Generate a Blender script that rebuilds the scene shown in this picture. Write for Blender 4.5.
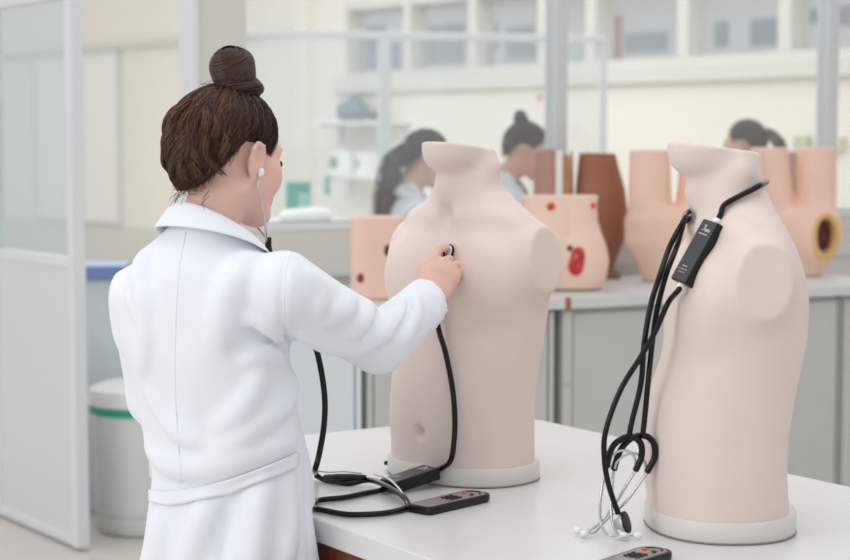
import bpy, bmesh, math, random
import numpy as np
from mathutils import Vector, Matrix
from mathutils.bvhtree import BVHTree

# ---------------------------------------------------------------- clear
for o in list(bpy.data.objects):
    bpy.data.objects.remove(o)
SC = bpy.context.scene
COL = SC.collection
R = math.radians

# ---------------------------------------------------------------- camera
F_PX = 1800.0
CAM_H = 1.47
TH = math.atan(138 / 1800)
CT, ST = math.cos(TH), math.sin(TH)
cam_d = bpy.data.cameras.new('camera')
cam_d.sensor_width = 36.0
cam_d.lens = F_PX / 850 * 36.0
cam_d.clip_start = 0.05
cam_d.clip_end = 200
cam_d.dof.use_dof = True
cam_d.dof.focus_distance = 3.3
cam_d.dof.aperture_fstop = 4.0
cam = bpy.data.objects.new('camera', cam_d)
cam.location = (0, 0, CAM_H)
cam.rotation_euler = (math.pi / 2 - TH, 0, 0)
COL.objects.link(cam)
SC.camera = cam

# ---------------------------------------------------------------- world, lights, exposure
w = bpy.data.worlds.new('daylight')
SC.world = w
w.use_nodes = True
bg = w.node_tree.nodes['Background']
bg.inputs[0].default_value = (0.96, 0.98, 1.0, 1)
bg.inputs[1].default_value = 0.84
SC.view_settings.view_transform = 'Standard'
SC.view_settings.look = 'None'
SC.view_settings.gamma = 1.0
SC.view_settings.use_curve_mapping = False
SC.view_settings.exposure = 0.0


def area_light(name, loc, target, size, size_y, power, color=(1, 1, 1)):
    d = bpy.data.lights.new(name, 'AREA')
    d.shape = 'RECTANGLE'
    d.size, d.size_y = size, size_y
    d.energy = power
    d.color = color
    o = bpy.data.objects.new(name, d)
    o.location = loc
    o.rotation_euler = (Vector(target) - Vector(loc)).to_track_quat('-Z', 'Y').to_euler()
    COL.objects.link(o)
    return o


# big windows of the teaching lab, on the left behind the photographer, and rows of ceiling tubes
area_light('window_daylight', (-4.2, 0.6, 2.3), (0.3, 3.8, 1.0), 3.0, 2.0, 62, (1.0, 0.985, 0.96))
area_light('ceiling_tubes', (0.2, 3.0, 3.3), (0.2, 3.01, 0), 3.0, 1.6, 16, (1.0, 0.98, 0.95))
area_light('far_ceiling_tubes', (0.4, 10.5, 3.6), (0.4, 10.51, 0), 6.0, 5.0, 125, (1.0, 0.98, 0.96))

area_light('next_room_fill', (-3.4, 12.0, 3.6), (-3.4, 12.01, 0), 4.0, 4.0, 130, (1.0, 0.975, 0.94))  # added fill lamp, brightens the left part of the next room


# ---------------------------------------------------------------- pixel helpers (photograph measured once, gives real positions)
def ray(px, py):
    x = (px - 425) / F_PX
    y = -(py - 280) / F_PX
    return (x, CT + ST * y, -ST + CT * y)


def G(px, py, z=0.8):
    r = ray(px, py)
    t = (z - CAM_H) / r[2]
    return Vector((r[0] * t, r[1] * t, z))


def P(px, py, Y):
    r = ray(px, py)
    t = Y / r[1]
    return Vector((r[0] * t, Y, CAM_H + r[2] * t))


# ---------------------------------------------------------------- object helpers
def tag(o, label=None, cat=None, group=None, kind=None):
    if label: o['label'] = label
    if cat: o['category'] = cat
    if group: o['group'] = group
    if kind: o['kind'] = kind
    return o


def thing(name, label, cat, loc=(0, 0, 0), rotz=0.0, group=None):
    o = bpy.data.objects.new(name, None)
    o.empty_display_size = 0.1
    o.location = loc
    o.rotation_euler = (0, 0, rotz)
    COL.objects.link(o)
    return tag(o, label, cat, group)


def link_mesh(name, me, material=None, parent=None, smooth=True, loc=None):
    if material is not None:
        me.materials.append(material)
    if smooth:
        me.polygons.foreach_set('use_smooth', [True] * len(me.polygons))
    o = bpy.data.objects.new(name, me)
    COL.objects.link(o)
    if parent is not None:
        o.parent = parent
    if loc is not None:
        o.location = loc
    return o


def mesh_from(name, verts, faces):
    me = bpy.data.meshes.new(name)
    v = np.asarray(verts, dtype=np.float32)
    if isinstance(faces, np.ndarray) and faces.ndim == 2:
        n = faces.shape[1]
        me.vertices.add(len(v))
        me.vertices.foreach_set('co', v.ravel())
        me.loops.add(faces.size)
        me.loops.foreach_set('vertex_index', faces.ravel().astype(np.int32))
        me.polygons.add(len(faces))
        me.polygons.foreach_set('loop_start', np.arange(0, faces.size, n, dtype=np.int32))
        me.update(calc_edges=True)
        me.validate()
    else:
        me.from_pydata([tuple(p) for p in v], [], [tuple(f) for f in faces])
    return me


def obj_bm(name, bm, material=None, parent=None, smooth=False, loc=None):
    me = bpy.data.meshes.new(name)
    bm.normal_update()
    bm.to_mesh(me)
    bm.free()
    return link_mesh(name, me, material, parent, smooth, loc)


def bm_box(bm, lo, hi, bevel=0.0, M=None):
    lo, hi = Vector(lo), Vector(hi)
    r = bmesh.ops.create_cube(bm, size=1.0)
    vs = r['verts']
    for v in vs:
        v.co = Vector((lo[i] + (v.co[i] + .5) * (hi[i] - lo[i]) for i in range(3)))
    if bevel > 0:
        es = list({e for v in vs for e in v.link_edges})
        rb = bmesh.ops.bevel(bm, geom=es, offset=bevel, segments=3, profile=0.5, affect='EDGES')
        vs = list({v for f in rb['faces'] for v in f.verts} | {v for v in vs if v.is_valid})
    if M is not None:
        for v in vs:
            v.co = M @ v.co
    return vs


def box(name, lo, hi, material, parent=None, bevel=0.003, M=None, smooth=False):
    bm = bmesh.new()
    bm_box(bm, lo, hi, bevel, M)
    return obj_bm(name, bm, material, parent, smooth)


def frame2(o, ang, z=0.0):
    """local frame with x along angle ang"""
    return Matrix.Translation((o[0], o[1], z)) @ Matrix.Rotation(ang, 4, 'Z')


def catmull(pts, n=8):
    pts = [np.array(p, dtype=float) for p in pts]
    P0 = [2 * pts[0] - pts[1]] + pts + [2 * pts[-1] - pts[-2]]
    out = []
    for i in range(1, len(P0) - 2):
        a, b, c, d = P0[i - 1], P0[i], P0[i + 1], P0[i + 2]
        for k in range(n):
            t = k / n
            out.append(0.5 * ((2 * b) + (-a + c) * t + (2 * a - 5 * b + 4 * c - d) * t * t + (-a + 3 * b - 3 * c + d) * t ** 3))
    out.append(pts[-1])
    return np.array(out)


def tube_arrays(path, radius, sides=10, cap=True):
    path = np.asarray(path, dtype=float)
    n = len(path)
    rad = np.full(n, radius) if np.isscalar(radius) else np.interp(np.linspace(0, 1, n), np.linspace(0, 1, len(radius)), radius)
    T = np.gradient(path, axis=0)
    T /= np.linalg.norm(T, axis=1, keepdims=True) + 1e-12
    ref = np.array([0, 0, 1.0]) if abs(T[0][2]) < .9 else np.array([1.0, 0, 0])
    N = np.cross(T[0], ref); N /= np.linalg.norm(N)
    V = []
    for i in range(n):
        N = N - T[i] * np.dot(N, T[i]); N /= np.linalg.norm(N) + 1e-12
        B = np.cross(T[i], N)
        a = np.arange(sides) * 2 * math.pi / sides
        V.append(path[i] + rad[i] * (np.cos(a)[:, None] * N + np.sin(a)[:, None] * B))
    V = np.concatenate(V)
    i = np.arange(n - 1)[:, None] * sides
    j = np.arange(sides)[None, :]
    jn = (j + 1) % sides
    Fq = np.stack([i + j, i + jn, i + sides + jn, i + sides + j], -1).reshape(-1, 4)
    faces = [tuple(f) for f in Fq]
    if cap:
        faces.append(tuple(range(sides))[::-1])
        faces.append(tuple((n - 1) * sides + k for k in range(sides)))
    return V, faces


def tubes(name, paths, material, parent=None, sides=10):
    """paths: list of (path, radius) -> one mesh"""
    VV, FF, off = [], [], 0
    for p, r in paths:
        V, f = tube_arrays(p, r, sides)
        VV.append(V)
        FF += [tuple(i + off for i in q) for q in f]
        off += len(V)
    return link_mesh(name, mesh_from(name, np.concatenate(VV), FF), material, parent)


def lathe(name, prof, material, parent=None, segs=40, loc=(0, 0, 0), sx=1.0, sy=1.0, M=None):
    """prof: list of (r,z), closed at both ends"""
    V, Fc = [], []
    for r, z in prof:
        for k in range(segs):
            a = 2 * math.pi * k / segs
            V.append(Vector((loc[0] + r * sx * math.cos(a), loc[1] + r * sy * math.sin(a), loc[2] + z)))
    n = len(prof)
    for i in range(n - 1):
        for k in range(segs):
            kn = (k + 1) % segs
            Fc.append((i * segs + k, i * segs + kn, (i + 1) * segs + kn, (i + 1) * segs + k))
    Fc.append(tuple(range(segs))[::-1])
    Fc.append(tuple((n - 1) * segs + k for k in range(segs)))
    if M is not None:
        V = [M @ v for v in V]
    o = link_mesh(name, mesh_from(name, [tuple(v) for v in V], Fc), material, parent)
    md = o.modifiers.new('es', 'EDGE_SPLIT'); md.split_angle = R(40)
    return o


# ---------------------------------------------------------------- signed-distance sculpting (surface nets)
class Vol:
    def __init__(self, lo, hi, h):
        self.lo = np.array(lo, float); self.h = h
        n = np.ceil((np.array(hi, float) - self.lo) / h).astype(int) + 1
        self.ax = [(self.lo[i] + h * np.arange(n[i])).astype(np.float32) for i in range(3)]
        self.F = np.full(tuple(n), 0.5, dtype=np.float32)

    def _loc(self, lo, hi):
        s = []
        for i in range(3):
            a = max(0, int((lo[i] - self.lo[i]) / self.h) - 1)
            b = min(len(self.ax[i]), int((hi[i] - self.lo[i]) / self.h) + 2)
            if b <= a: return None, None
            s.append(slice(a, b))
        X = self.ax[0][s[0]][:, None, None]
        Y = self.ax[1][s[1]][None, :, None]
        Z = self.ax[2][s[2]][None, None, :]
        return tuple(s), (X, Y, Z)

    def op(self, prim, k=0.0, mode='u'):
        fn, lo, hi = prim
        pad = k + 3 * self.h
        s, XYZ = self._loc([lo[i] - pad for i in range(3)], [hi[i] + pad for i in range(3)])
        if s is None: return self
        d = fn(*XYZ)
        A = self.F[s]
        if mode == 'u':
            r = np.minimum(A, d)
            if k > 0: r = r - np.maximum(k - np.abs(A - d), 0) ** 2 / (4 * k)
        elif mode == 's':
            r = np.maximum(A, -d)
            if k > 0: r = r + np.maximum(k - np.abs(A + d), 0) ** 2 / (4 * k)
        else:
            r = np.maximum(A, d)
            if k > 0: r = r + np.maximum(k - np.abs(A - d), 0) ** 2 / (4 * k)
        self.F[s] = r
        return self

    def add(self, prim, k=0.0): return self.op(prim, k, 'u')

    def sub(self, prim, k=0.0): return self.op(prim, k, 's')

    def cut(self, n, p, k=0.0):
        """remove everything on the side n points to, beyond p"""
        n = np.array(n, float); n /= np.linalg.norm(n)
        fn = lambda X, Y, Z: (X - p[0]) * n[0] + (Y - p[1]) * n[1] + (Z - p[2]) * n[2]
        hi = [a[-1] for a in self.ax]
        return self.op((fn, self.lo, hi), k, 'i')

    def disp(self, fn):
        X = self.ax[0][:, None, None]; Y = self.ax[1][None, :, None]; Z = self.ax[2][None, None, :]
        self.F = (self.F - fn(X, Y, Z)).astype(np.float32)
        return self

    def mesh(self, smooth=1):
        Fd = self.F
        S = Fd < 0
        nx, ny, nz = Fd.shape
        cs = [(i, j, k) for i in (0, 1) for j in (0, 1) for k in (0, 1)]
        def sub(A, c): return A[c[0]:nx - 1 + c[0], c[1]:ny - 1 + c[1], c[2]:nz - 1 + c[2]]
        cnt = np.zeros((nx - 1, ny - 1, nz - 1), np.int8)
        for c in cs: cnt += sub(S, c)
        act = np.argwhere((cnt > 0) & (cnt < 8))
        ids = np.full(cnt.shape, -1, np.int64)
        ids[act[:, 0], act[:, 1], act[:, 2]] = np.arange(len(act))
        fv = {c: Fd[act[:, 0] + c[0], act[:, 1] + c[1], act[:, 2] + c[2]] for c in cs}
        acc = np.zeros((len(act), 3)); num = np.zeros(len(act))
        for c in cs:
            for ax in range(3):
                if c[ax]: continue
                c2 = list(c); c2[ax] = 1; c2 = tuple(c2)
                f0, f1 = fv[c], fv[c2]
                m = (f0 < 0) != (f1 < 0)
                t = np.where(m, f0 / np.where(m, f0 - f1, 1), 0)
                p = np.tile(np.array(c, float), (len(act), 1)); p[:, ax] += t
                acc += p * m[:, None]; num += m
        V = self.lo + self.h * (act + acc / num[:, None])
        quads = []
        for ax in range(3):
            a, b = (ax + 1) % 3, (ax + 2) % 3
            sl0 = [slice(None)] * 3; sl1 = [slice(None)] * 3
            sl0[ax] = slice(0, -1); sl1[ax] = slice(1, None)
            ch = np.argwhere(S[tuple(sl0)] != S[tuple(sl1)])
            ok = (ch[:, a] > 0) & (ch[:, b] > 0) & (ch[:, a] < Fd.shape[a] - 1) & (ch[:, b] < Fd.shape[b] - 1)
            ch = ch[ok]
            q = []
            for da, db in ((-1, -1), (0, -1), (0, 0), (-1, 0)):
                c = ch.copy(); c[:, a] += da; c[:, b] += db
                q.append(ids[c[:, 0], c[:, 1], c[:, 2]])
            q = np.stack(q, 1)
            inside = S[ch[:, 0], ch[:, 1], ch[:, 2]]
            q[~inside] = q[~inside][:, ::-1]
            quads.append(q)
        Q = np.concatenate(quads)
        Q = Q[(Q >= 0).all(1)]
        for _ in range(smooth):
            A = np.zeros_like(V); n = np.zeros(len(V))
            for i in range(4):
                np.add.at(A, Q[:, i], V[Q[:, (i + 1) % 4]]); np.add.at(n, Q[:, i], 1)
                np.add.at(A, Q[:, i], V[Q[:, (i + 3) % 4]]); np.add.at(n, Q[:, i], 1)
            n[n == 0] = 1
            V = 0.5 * V + 0.5 * A / n[:, None]
        return V, Q


def ell(c, r, rot=None):
    c = np.array(c, float); r = np.array(r, float)
    M = np.array(rot.transposed()) if rot is not None else None
    ext = np.full(3, r.max()) if rot is not None else r
    def fn(X, Y, Z):
        x, y, z = X - c[0], Y - c[1], Z - c[2]
        if M is not None:
            x, y, z = (M[0][0] * x + M[0][1] * y + M[0][2] * z, M[1][0] * x + M[1][1] * y + M[1][2] * z, M[2][0] * x + M[2][1] * y + M[2][2] * z)
        k0 = np.sqrt((x / r[0]) ** 2 + (y / r[1]) ** 2 + (z / r[2]) ** 2)
        k1 = np.sqrt((x / r[0] ** 2) ** 2 + (y / r[1] ** 2) ** 2 + (z / r[2] ** 2) ** 2) + 1e-9
        return k0 * (k0 - 1) / k1
    return fn, c - ext, c + ext


def cap(a, b, ra, rb=None):
    rb = ra if rb is None else rb
    a = np.array(a, float); b = np.array(b, float)
    ab = b - a; L = max(float(ab @ ab), 1e-12)
    def fn(X, Y, Z):
        t = np.clip(((X - a[0]) * ab[0] + (Y - a[1]) * ab[1] + (Z - a[2]) * ab[2]) / L, 0, 1)
        return np.sqrt((X - a[0] - t * ab[0]) ** 2 + (Y - a[1] - t * ab[1]) ** 2 + (Z - a[2] - t * ab[2]) ** 2) - (ra + (rb - ra) * t)
    m = max(ra, rb)
    return fn, np.minimum(a, b) - m, np.maximum(a, b) + m


def chain(v, pts, rs, k):
    for i in range(len(pts) - 1):
        v.add(cap(pts[i], pts[i + 1], rs[i], rs[i + 1]), k)


def loft(zs, a, bf, bb=None, yc=None, n=2.2, xc=None):
    """stack of superellipses: half width a(z), front depth bf(z), back depth bb(z), centre yc(z)"""
    bb = bf if bb is None else bb
    yc = [0] * len(zs) if yc is None else yc
    xc = [0] * len(zs) if xc is None else xc
    zz = np.array(zs, float)
    fine = np.linspace(zz[0], zz[-1], 200)
    def sm(vals):
        v = np.interp(fine, zz, np.array(vals, float))
        kk = np.hanning(15); kk /= kk.sum()
        vp = np.concatenate([np.full(7, v[0]), v, np.full(7, v[-1])])
        return np.convolve(vp, kk, 'valid')
    A, BF, BB, YC, XC = sm(a), sm(bf), sm(bb), sm(yc), sm(xc)
    def fn(X, Y, Z):
        z = np.clip(Z, zz[0], zz[-1])
        av = np.interp(z, fine, A).astype(np.float32); y0 = np.interp(z, fine, YC).astype(np.float32)
        x0 = np.interp(z, fine, XC).astype(np.float32)
        y = Y - y0
        b = np.where(y > 0, np.interp(z, fine, BF), np.interp(z, fine, BB)).astype(np.float32)
        q = (np.abs((X - x0) / av) ** n + np.abs(y / b) ** n) ** (1.0 / n)
        d = (q - 1) * np.minimum(av, b)
        return np.maximum(d, np.maximum(zz[0] - Z, Z - zz[-1])).astype(np.float32)
    m = max(max(a), 0) + max(np.abs(xc))
    return fn, [-m, min(np.array(yc) - np.array(bb)), zz[0]], [m, max(np.array(yc) + np.array(bf)), zz[-1]]


def vol_obj(name, vol, material, parent=None, M=None, smooth=1):
    V, Q = vol.mesh(smooth)
    if M is not None:
        Mn = np.array(M)
        V = V @ Mn[:3, :3].T + Mn[:3, 3]
    return link_mesh(name, mesh_from(name, V, Q), material, parent)


# ---------------------------------------------------------------- materials
def lin(c):
    if isinstance(c, str):
        c = tuple(int(c[i:i + 2], 16) / 255 for i in (0, 2, 4))
    return tuple(((x / 12.92) if x <= .04045 else ((x + .055) / 1.055) ** 2.4) for x in c) + (1.0,)


def mat(name, col, rough=0.5, metal=0.0, var=0.0, scale=8.0, bump=0.0, bscale=60.0, sss=0.0, spec=0.5, col2=None, emit=0.0, coat=0.0, sheen=0.0):
    m = bpy.data.materials.new(name)
    m.use_nodes = True
    nt = m.node_tree
    b = nt.nodes['Principled BSDF']
    b.inputs['Base Color'].default_value = lin(col)
    b.inputs['Roughness'].default_value = rough
    b.inputs['Metallic'].default_value = metal
    b.inputs['Specular IOR Level'].default_value = spec
    b.inputs['Coat Weight'].default_value = coat
    b.inputs['Sheen Weight'].default_value = sheen
    if sss:
        b.inputs['Subsurface Weight'].default_value = sss
        b.inputs['Subsurface Radius'].default_value = (0.012, 0.005, 0.003)
        b.inputs['Subsurface Scale'].default_value = 0.5
    tc = nt.nodes.new('ShaderNodeTexCoord')
    if var or col2:
        nz = nt.nodes.new('ShaderNodeTexNoise')
        nz.inputs['Scale'].default_value = scale
        nz.inputs['Detail'].default_value = 4
        nt.links.new(tc.outputs['Object'], nz.inputs['Vector'])
        rp = nt.nodes.new('ShaderNodeValToRGB')
        c1 = lin(col)
        c2 = lin(col2) if col2 else tuple(x * (1 - var) for x in c1[:3]) + (1,)
        rp.color_ramp.elements[0].color = c2
        rp.color_ramp.elements[1].color = c1
        rp.color_ramp.elements[0].position = 0.35
        rp.color_ramp.elements[1].position = 0.65
        nt.links.new(nz.outputs['Fac'], rp.inputs['Fac'])
        nt.links.new(rp.outputs['Color'], b.inputs['Base Color'])
    if bump:
        nb = nt.nodes.new('ShaderNodeTexNoise')
        nb.inputs['Scale'].default_value = bscale
        nb.inputs['Detail'].default_value = 3
        nt.links.new(tc.outputs['Object'], nb.inputs['Vector'])
        bp = nt.nodes.new('ShaderNodeBump')
        bp.inputs['Strength'].default_value = bump
        bp.inputs['Distance'].default_value = 0.01
        nt.links.new(nb.outputs['Fac'], bp.inputs['Height'])
        nt.links.new(bp.outputs['Normal'], b.inputs['Normal'])
    return m


def glass_mat(name, tint=(0.96, 0.98, 0.98), refl=0.12, haze=0.0, rough=0.02):
    m = bpy.data.materials.new(name)
    m.use_nodes = True
    nt = m.node_tree
    for n in list(nt.nodes): nt.nodes.remove(n)
    out = nt.nodes.new('ShaderNodeOutputMaterial')
    tr = nt.nodes.new('ShaderNodeBsdfTransparent'); tr.inputs[0].default_value = tint + (1,)
    gl = nt.nodes.new('ShaderNodeBsdfGlossy'); gl.inputs['Roughness'].default_value = rough
    df = nt.nodes.new('ShaderNodeBsdfDiffuse'); df.inputs[0].default_value = (.9, .92, .92, 1)
    mx = nt.nodes.new('ShaderNodeMixShader'); mx.inputs[0].default_value = refl
    m2 = nt.nodes.new('ShaderNodeMixShader'); m2.inputs[0].default_value = haze
    nt.links.new(tr.outputs[0], mx.inputs[1]); nt.links.new(gl.outputs[0], mx.inputs[2])
    nt.links.new(mx.outputs[0], m2.inputs[1]); nt.links.new(df.outputs[0], m2.inputs[2])
    nt.links.new(m2.outputs[0], out.inputs[0])
    return m


M_FLOOR = mat('floor_tiles', 'D9D3CC', 0.35, var=0.05, scale=3)
M_WALL = mat('cream_wall_paint', 'EBE6DC', 0.7, var=0.02)
M_WALL2 = mat('dado_paint', 'D5D4CB', 0.7)
M_FRAME = mat('pale_aluminium', 'DFE2E4', 0.4, metal=0.0)
M_FRAME2 = mat('grey_aluminium', 'D2D5D7', 0.4, metal=0.0)
M_WHITE = mat('white_laminate', 'EEEEEC', 0.3, var=0.02, scale=3)
M_TABLE = mat('white_table_laminate', 'DDDDDC', 0.28, var=0.02, scale=5, spec=0.4)
M_WOOD = mat('red_brown_wood', '8A4A34', 0.5, var=0.3, scale=14, bump=.1)
M_CAB = mat('grey_cabinet', 'C6C7C3', 0.5, var=0.03)
M_CABW = mat('pale_blue_white_cabinet', 'DDE6EC', 0.5)
M_DARK = mat('gap_shade_grey', '6A6C6A', 0.7)  # painted shade for the open gap between two cabinets
M_PANEL = mat('grey_panel', 'D6D3CC', 0.6)
M_DOORP = mat('door_panel', 'DADBDA', 0.5)
M_GLASS = glass_mat('partition_glass', refl=0.06, haze=0.06)
M_GLASS_D = glass_mat('door_glass', (0.90, 0.95, 0.95), 0.08, 0.16)
M_GLASS_W = glass_mat('window_glass', (0.97, 0.98, 0.99), 0.06, 0.04)
M_TORSO = mat('mannequin_vinyl', 'E4D3CB', 0.5, var=0.03, scale=6, sss=0.03, spec=0.35)
M_BASE = mat('base_plastic', 'DAD7D0', 0.45)
M_BLACK = mat('black_plastic', '0F0F11', 0.4, spec=.35)
M_RUBBER = mat('black_rubber_tube', '0B0A0D', 0.22, spec=0.3)
M_STEEL = mat('polished_steel', 'C9CBCD', 0.22, metal=0.9)
M_SILVER = mat('satin_silver', 'D2D5D8', 0.35, metal=0.6)
M_EARTIP = mat('clear_white_silicone', 'EEF0F0', 0.3)
M_PRINT = mat('grey_print', 'C6CACD', 0.5)
M_DEVTOP = mat('device_face', '3A3B3E', 0.32)
M_REMF = mat('remote_face', '8C8280', 0.3)
M_KEY = mat('rubber_keys', '1A1A1C', 0.6)
M_RED = mat('red_button', 'E2403E', 0.4)
M_SKIN = mat('fair_skin', 'E6BDAD', 0.5, var=0.06, scale=22, sss=0.15, spec=0.35)
M_SKIN2 = mat('skin_background', 'DDB09C', 0.5, sss=0.1, spec=0.3)
M_COAT = mat('white_cotton_coat', 'ECF0F7', 0.85, bump=0.06, bscale=260, sheen=0.15, spec=0.2)
M_COAT2 = mat('white_cotton_far', 'E9EDF3', 0.9, spec=0.2)
M_TROUSER = mat('blue_jeans', '3C4A63', 0.9)
M_SHOE = mat('white_shoe', 'E2E2E2', 0.6)
M_BLACKTOP = mat('black_shirt', '202124', 0.9)

# ================================================================ THE SETTING
def pl(px, py, p0, n):
    """point where the sight line meets a vertical plane"""
    r = Vector(ray(px, py)); n = Vector(n); p0 = Vector(p0)
    t = (p0 - Vector((0, 0, CAM_H))).dot(n) / r.dot(n)
    return Vector((0, 0, CAM_H)) + r * t


def sbox(name, lo, hi, m, M=None, bevel=0.0, parent=None):
    o = box(name, lo, hi, m, parent, bevel, M)
    if parent is None: o['kind'] = 'structure'
    return o


sbox('floor', (-14, -3, -0.06), (14, 26, 0), M_FLOOR)

# far wall with its clerestory windows
FW_O = Vector((-0.533, 15.0, 0)); FW_A = R(-52)
FW_M = frame2(FW_O, FW_A)
FW_D = Vector((math.cos(FW_A), math.sin(FW_A), 0)); FW_N = Vector((-FW_D.y, FW_D.x, 0))


def fws(px, py=80):
    return (pl(px, py, FW_O, FW_N) - FW_O).dot(FW_D)


S_L, S_R = fws(347), 5.6
SILL, HEAD = 1.99, 2.62
sbox('wall_back', (-16, 0, 0), (S_R + 12, .2, SILL), M_WALL, FW_M)
sbox('wall_back_left', (-16, 0, SILL), (S_L, .2, 3.6), M_WALL, FW_M)
sbox('wall_back_top', (S_L, 0, HEAD), (S_R + 12, .2, 3.6), M_WALL, FW_M)
sbox('wall_back_right', (S_R, 0, SILL), (S_R + 12, .2, HEAD), M_WALL, FW_M)
sbox('trim_sill', (S_L - .12, -.06, SILL - .12), (S_R + .1, .0, SILL), M_WALL2, FW_M, .01)
sbox('trim_pilaster', (fws(308) - .1, -.07, 0), (fws(308) + .1, 0, 3.6), M_WALL, FW_M)
sbox('trim_beam', (-16, -.05, 2.40), (S_L - .5, 0, 2.46), M_WALL2, FW_M)
sbox('trim_dado', (-16, -.03, 0), (fws(308) - .1, 0, .62), M_WALL2, FW_M)
marks = [347, 409, 474, 544, 592, 684, 786, 880]
for i in range(len(marks) - 1):
    a, b = fws(marks[i]), min(fws(marks[i + 1]), S_R)
    wn = thing('window_%d' % (i + 1), None, None); wn['kind'] = 'structure'
    bm = bmesh.new()
    t = .05
    bm_box(bm, (a, -.02, SILL), (a + t, .16, HEAD), 0, FW_M)
    bm_box(bm, (b - t, -.02, SILL), (b, .16, HEAD), 0, FW_M)
    bm_box(bm, (a + t, -.02, SILL), (b - t, .16, SILL + .05), 0, FW_M)
    bm_box(bm, (a + t, -.02, HEAD - .06), (b - t, .16, HEAD), 0, FW_M)
    obj_bm('window_frame', bm, M_PANEL, wn)
    box('pane', (a + t, .08, SILL + .05), (b - t, .088, HEAD - .06), M_GLASS_W, wn, 0, FW_M)

# partition between the two labs
PT_O = Vector((0.517, 7.1, 0)); PT_A = R(30)
PT_M = frame2(PT_O, PT_A)
PT_D = Vector((math.cos(PT_A), math.sin(PT_A), 0)); PT_N = Vector((-PT_D.y, PT_D.x, 0))


def pts(px, py=142):
    return (pl(px, py, PT_O, PT_N) - PT_O).dot(PT_D)


LOW = 1.18
s0, s1 = pts(186), pts(241)
sR = pts(826) + 3.1
sm1, sm2 = pts(556), pts(826.5)
sm3 = sm2 + 1.5
sbox('wall_partition', (s1, -.03, 0), (sR, .03, LOW), M_PANEL, PT_M)
sbox('trim_partition_ledge', (s1, -.035, LOW - .03), (sR, .035, LOW), M_FRAME, PT_M, .004)
sbox('trim_partition_rail', (s1, -.045, .98), (sR, -.03, 1.0), M_FRAME2, PT_M)
sbox('trim_column', (s0 + .03, -.05, 0), (s1, .05, 3.4), M_PANEL, PT_M)
sbox('trim_column_edge', (s0, -.06, 0), (s0 + .03, .06, 3.4), M_FRAME, PT_M, .005)
for k, s in enumerate((sm1, sm2, sm3)):
    t = bmesh.new()
    bm_box(t, (s - .028, -.04, LOW), (s + .028, .04, 3.4), .004, PT_M)
    o = obj_bm('trim_mullion_%d' % (k + 1), t, M_FRAME2); o['kind'] = 'structure'
# a second, lower glazed screen further into the next room
SA, SB = P(236, 37, 9.2), P(606, 43, 9.72)
SV = SB - SA; SANG = math.atan2(SV.y, SV.x); SLEN = Vector((SV.x, SV.y, 0)).length
SM = frame2((SA.x, SA.y), SANG)
RAIL = 2.0
sx = (P(384, 100, 9.4) - SA).length
sx = math.hypot(P(384, 100, 9.4).x - SA.x, 9.4 - SA.y)
sbox('trim_transom', (0, -.025, RAIL), (SLEN, .025, RAIL + .04), M_FRAME, SM, .004)
sbox('trim_thin_mullion', (sx - .03, -.025, .9), (sx + .03, .025, RAIL), M_FRAME, SM, .004)
sbox('trim_screen_post', (SLEN - .03, -.02, .9), (SLEN, .02, RAIL), M_FRAME, SM, .004)
sbox('wall_screen', (0, -.025, 0), (SLEN, .025, .9), M_PANEL, SM)
for k_, (xa_, xb_) in enumerate(((0, sx - .03), (sx + .03, SLEN - .03))):
    o = box('window_%d' % (k_ + 31), (xa_, -.003, .9), (xb_, .003, RAIL), M_GLASS_W, None, 0, SM)
    o['kind'] = 'structure'
spans = [(s1, sm1 - .028), (sm1 + .028, sm2 - .028), (sm2 + .028, sm3 - .028), (sm3 + .028, sR)]
for k, (a, b) in enumerate(spans):
    o = box('window_%d' % (k + 11), (a, -.004, LOW), (b, .004, 3.4), M_GLASS, None, 0, PT_M)
    o['kind'] = 'structure'

# glazed door leaf standing open on the left
dA, dB = G(81, 550, 0), G(1, 515, 0)
dv = dB - dA; dang = math.atan2(dv.y, dv.x); DL = dv.length
DM = frame2(dA, dang)
door = thing('door_1', None, None); door['kind'] = 'structure'
bm = bmesh.new()
bm_box(bm, (-.024, -.025, .012), (.024, .025, 2.6), .004, DM)
bm_box(bm, (DL - .05, -.022, .012), (DL, .022, 2.03), .004, DM)
bm_box(bm, (.024, -.02, 1.98), (DL - .05, .02, 2.03), .004, DM)
bm_box(bm, (.024, -.02, 1.02), (DL - .05, .02, 1.06), .004, DM)
bm_box(bm, (.024, -.02, .012), (DL - .05, .02, .05), .004, DM)
obj_bm('door_frame', bm, M_FRAME, door)
box('door_glass', (.024, -.004, 1.06), (DL - .05, .004, 1.98), M_GLASS_D, door, 0, DM)
box('door_panel', (.024, -.014, .05), (DL - .05, .014, 1.02), M_DOORP, door, 0, DM)
bm = bmesh.new()
bm_box(bm, (DL - .002, -.02, .012), (DL + .9, .02, 1.02), 0, DM)
o = obj_bm('wall_side_panel', bm, M_DOORP); o['kind'] = 'structure'

# ================================================================ THINGS BEYOND THE GLASS
# neighbouring building seen through the high windows
NB_O = FW_O + FW_N * 9.0
nb = thing('building', 'pale building with rows of grey-blue windows seen through the high windows', 'building', (0, 0, 0))
NB_M = frame2(NB_O, FW_A)
M_NB = mat('neighbour_render', 'F1F2F3', 0.8)
M_NBW = mat('neighbour_glass', 'A7B3BD', 0.4, var=.2, scale=.5)
M_EAVE = mat('grey_eaves', 'AFB1B2', 0.8)


def nbs(px, py):
    p = pl(px, py, NB_O, FW_N) - NB_O
    return p.dot(FW_D), p.z


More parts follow.
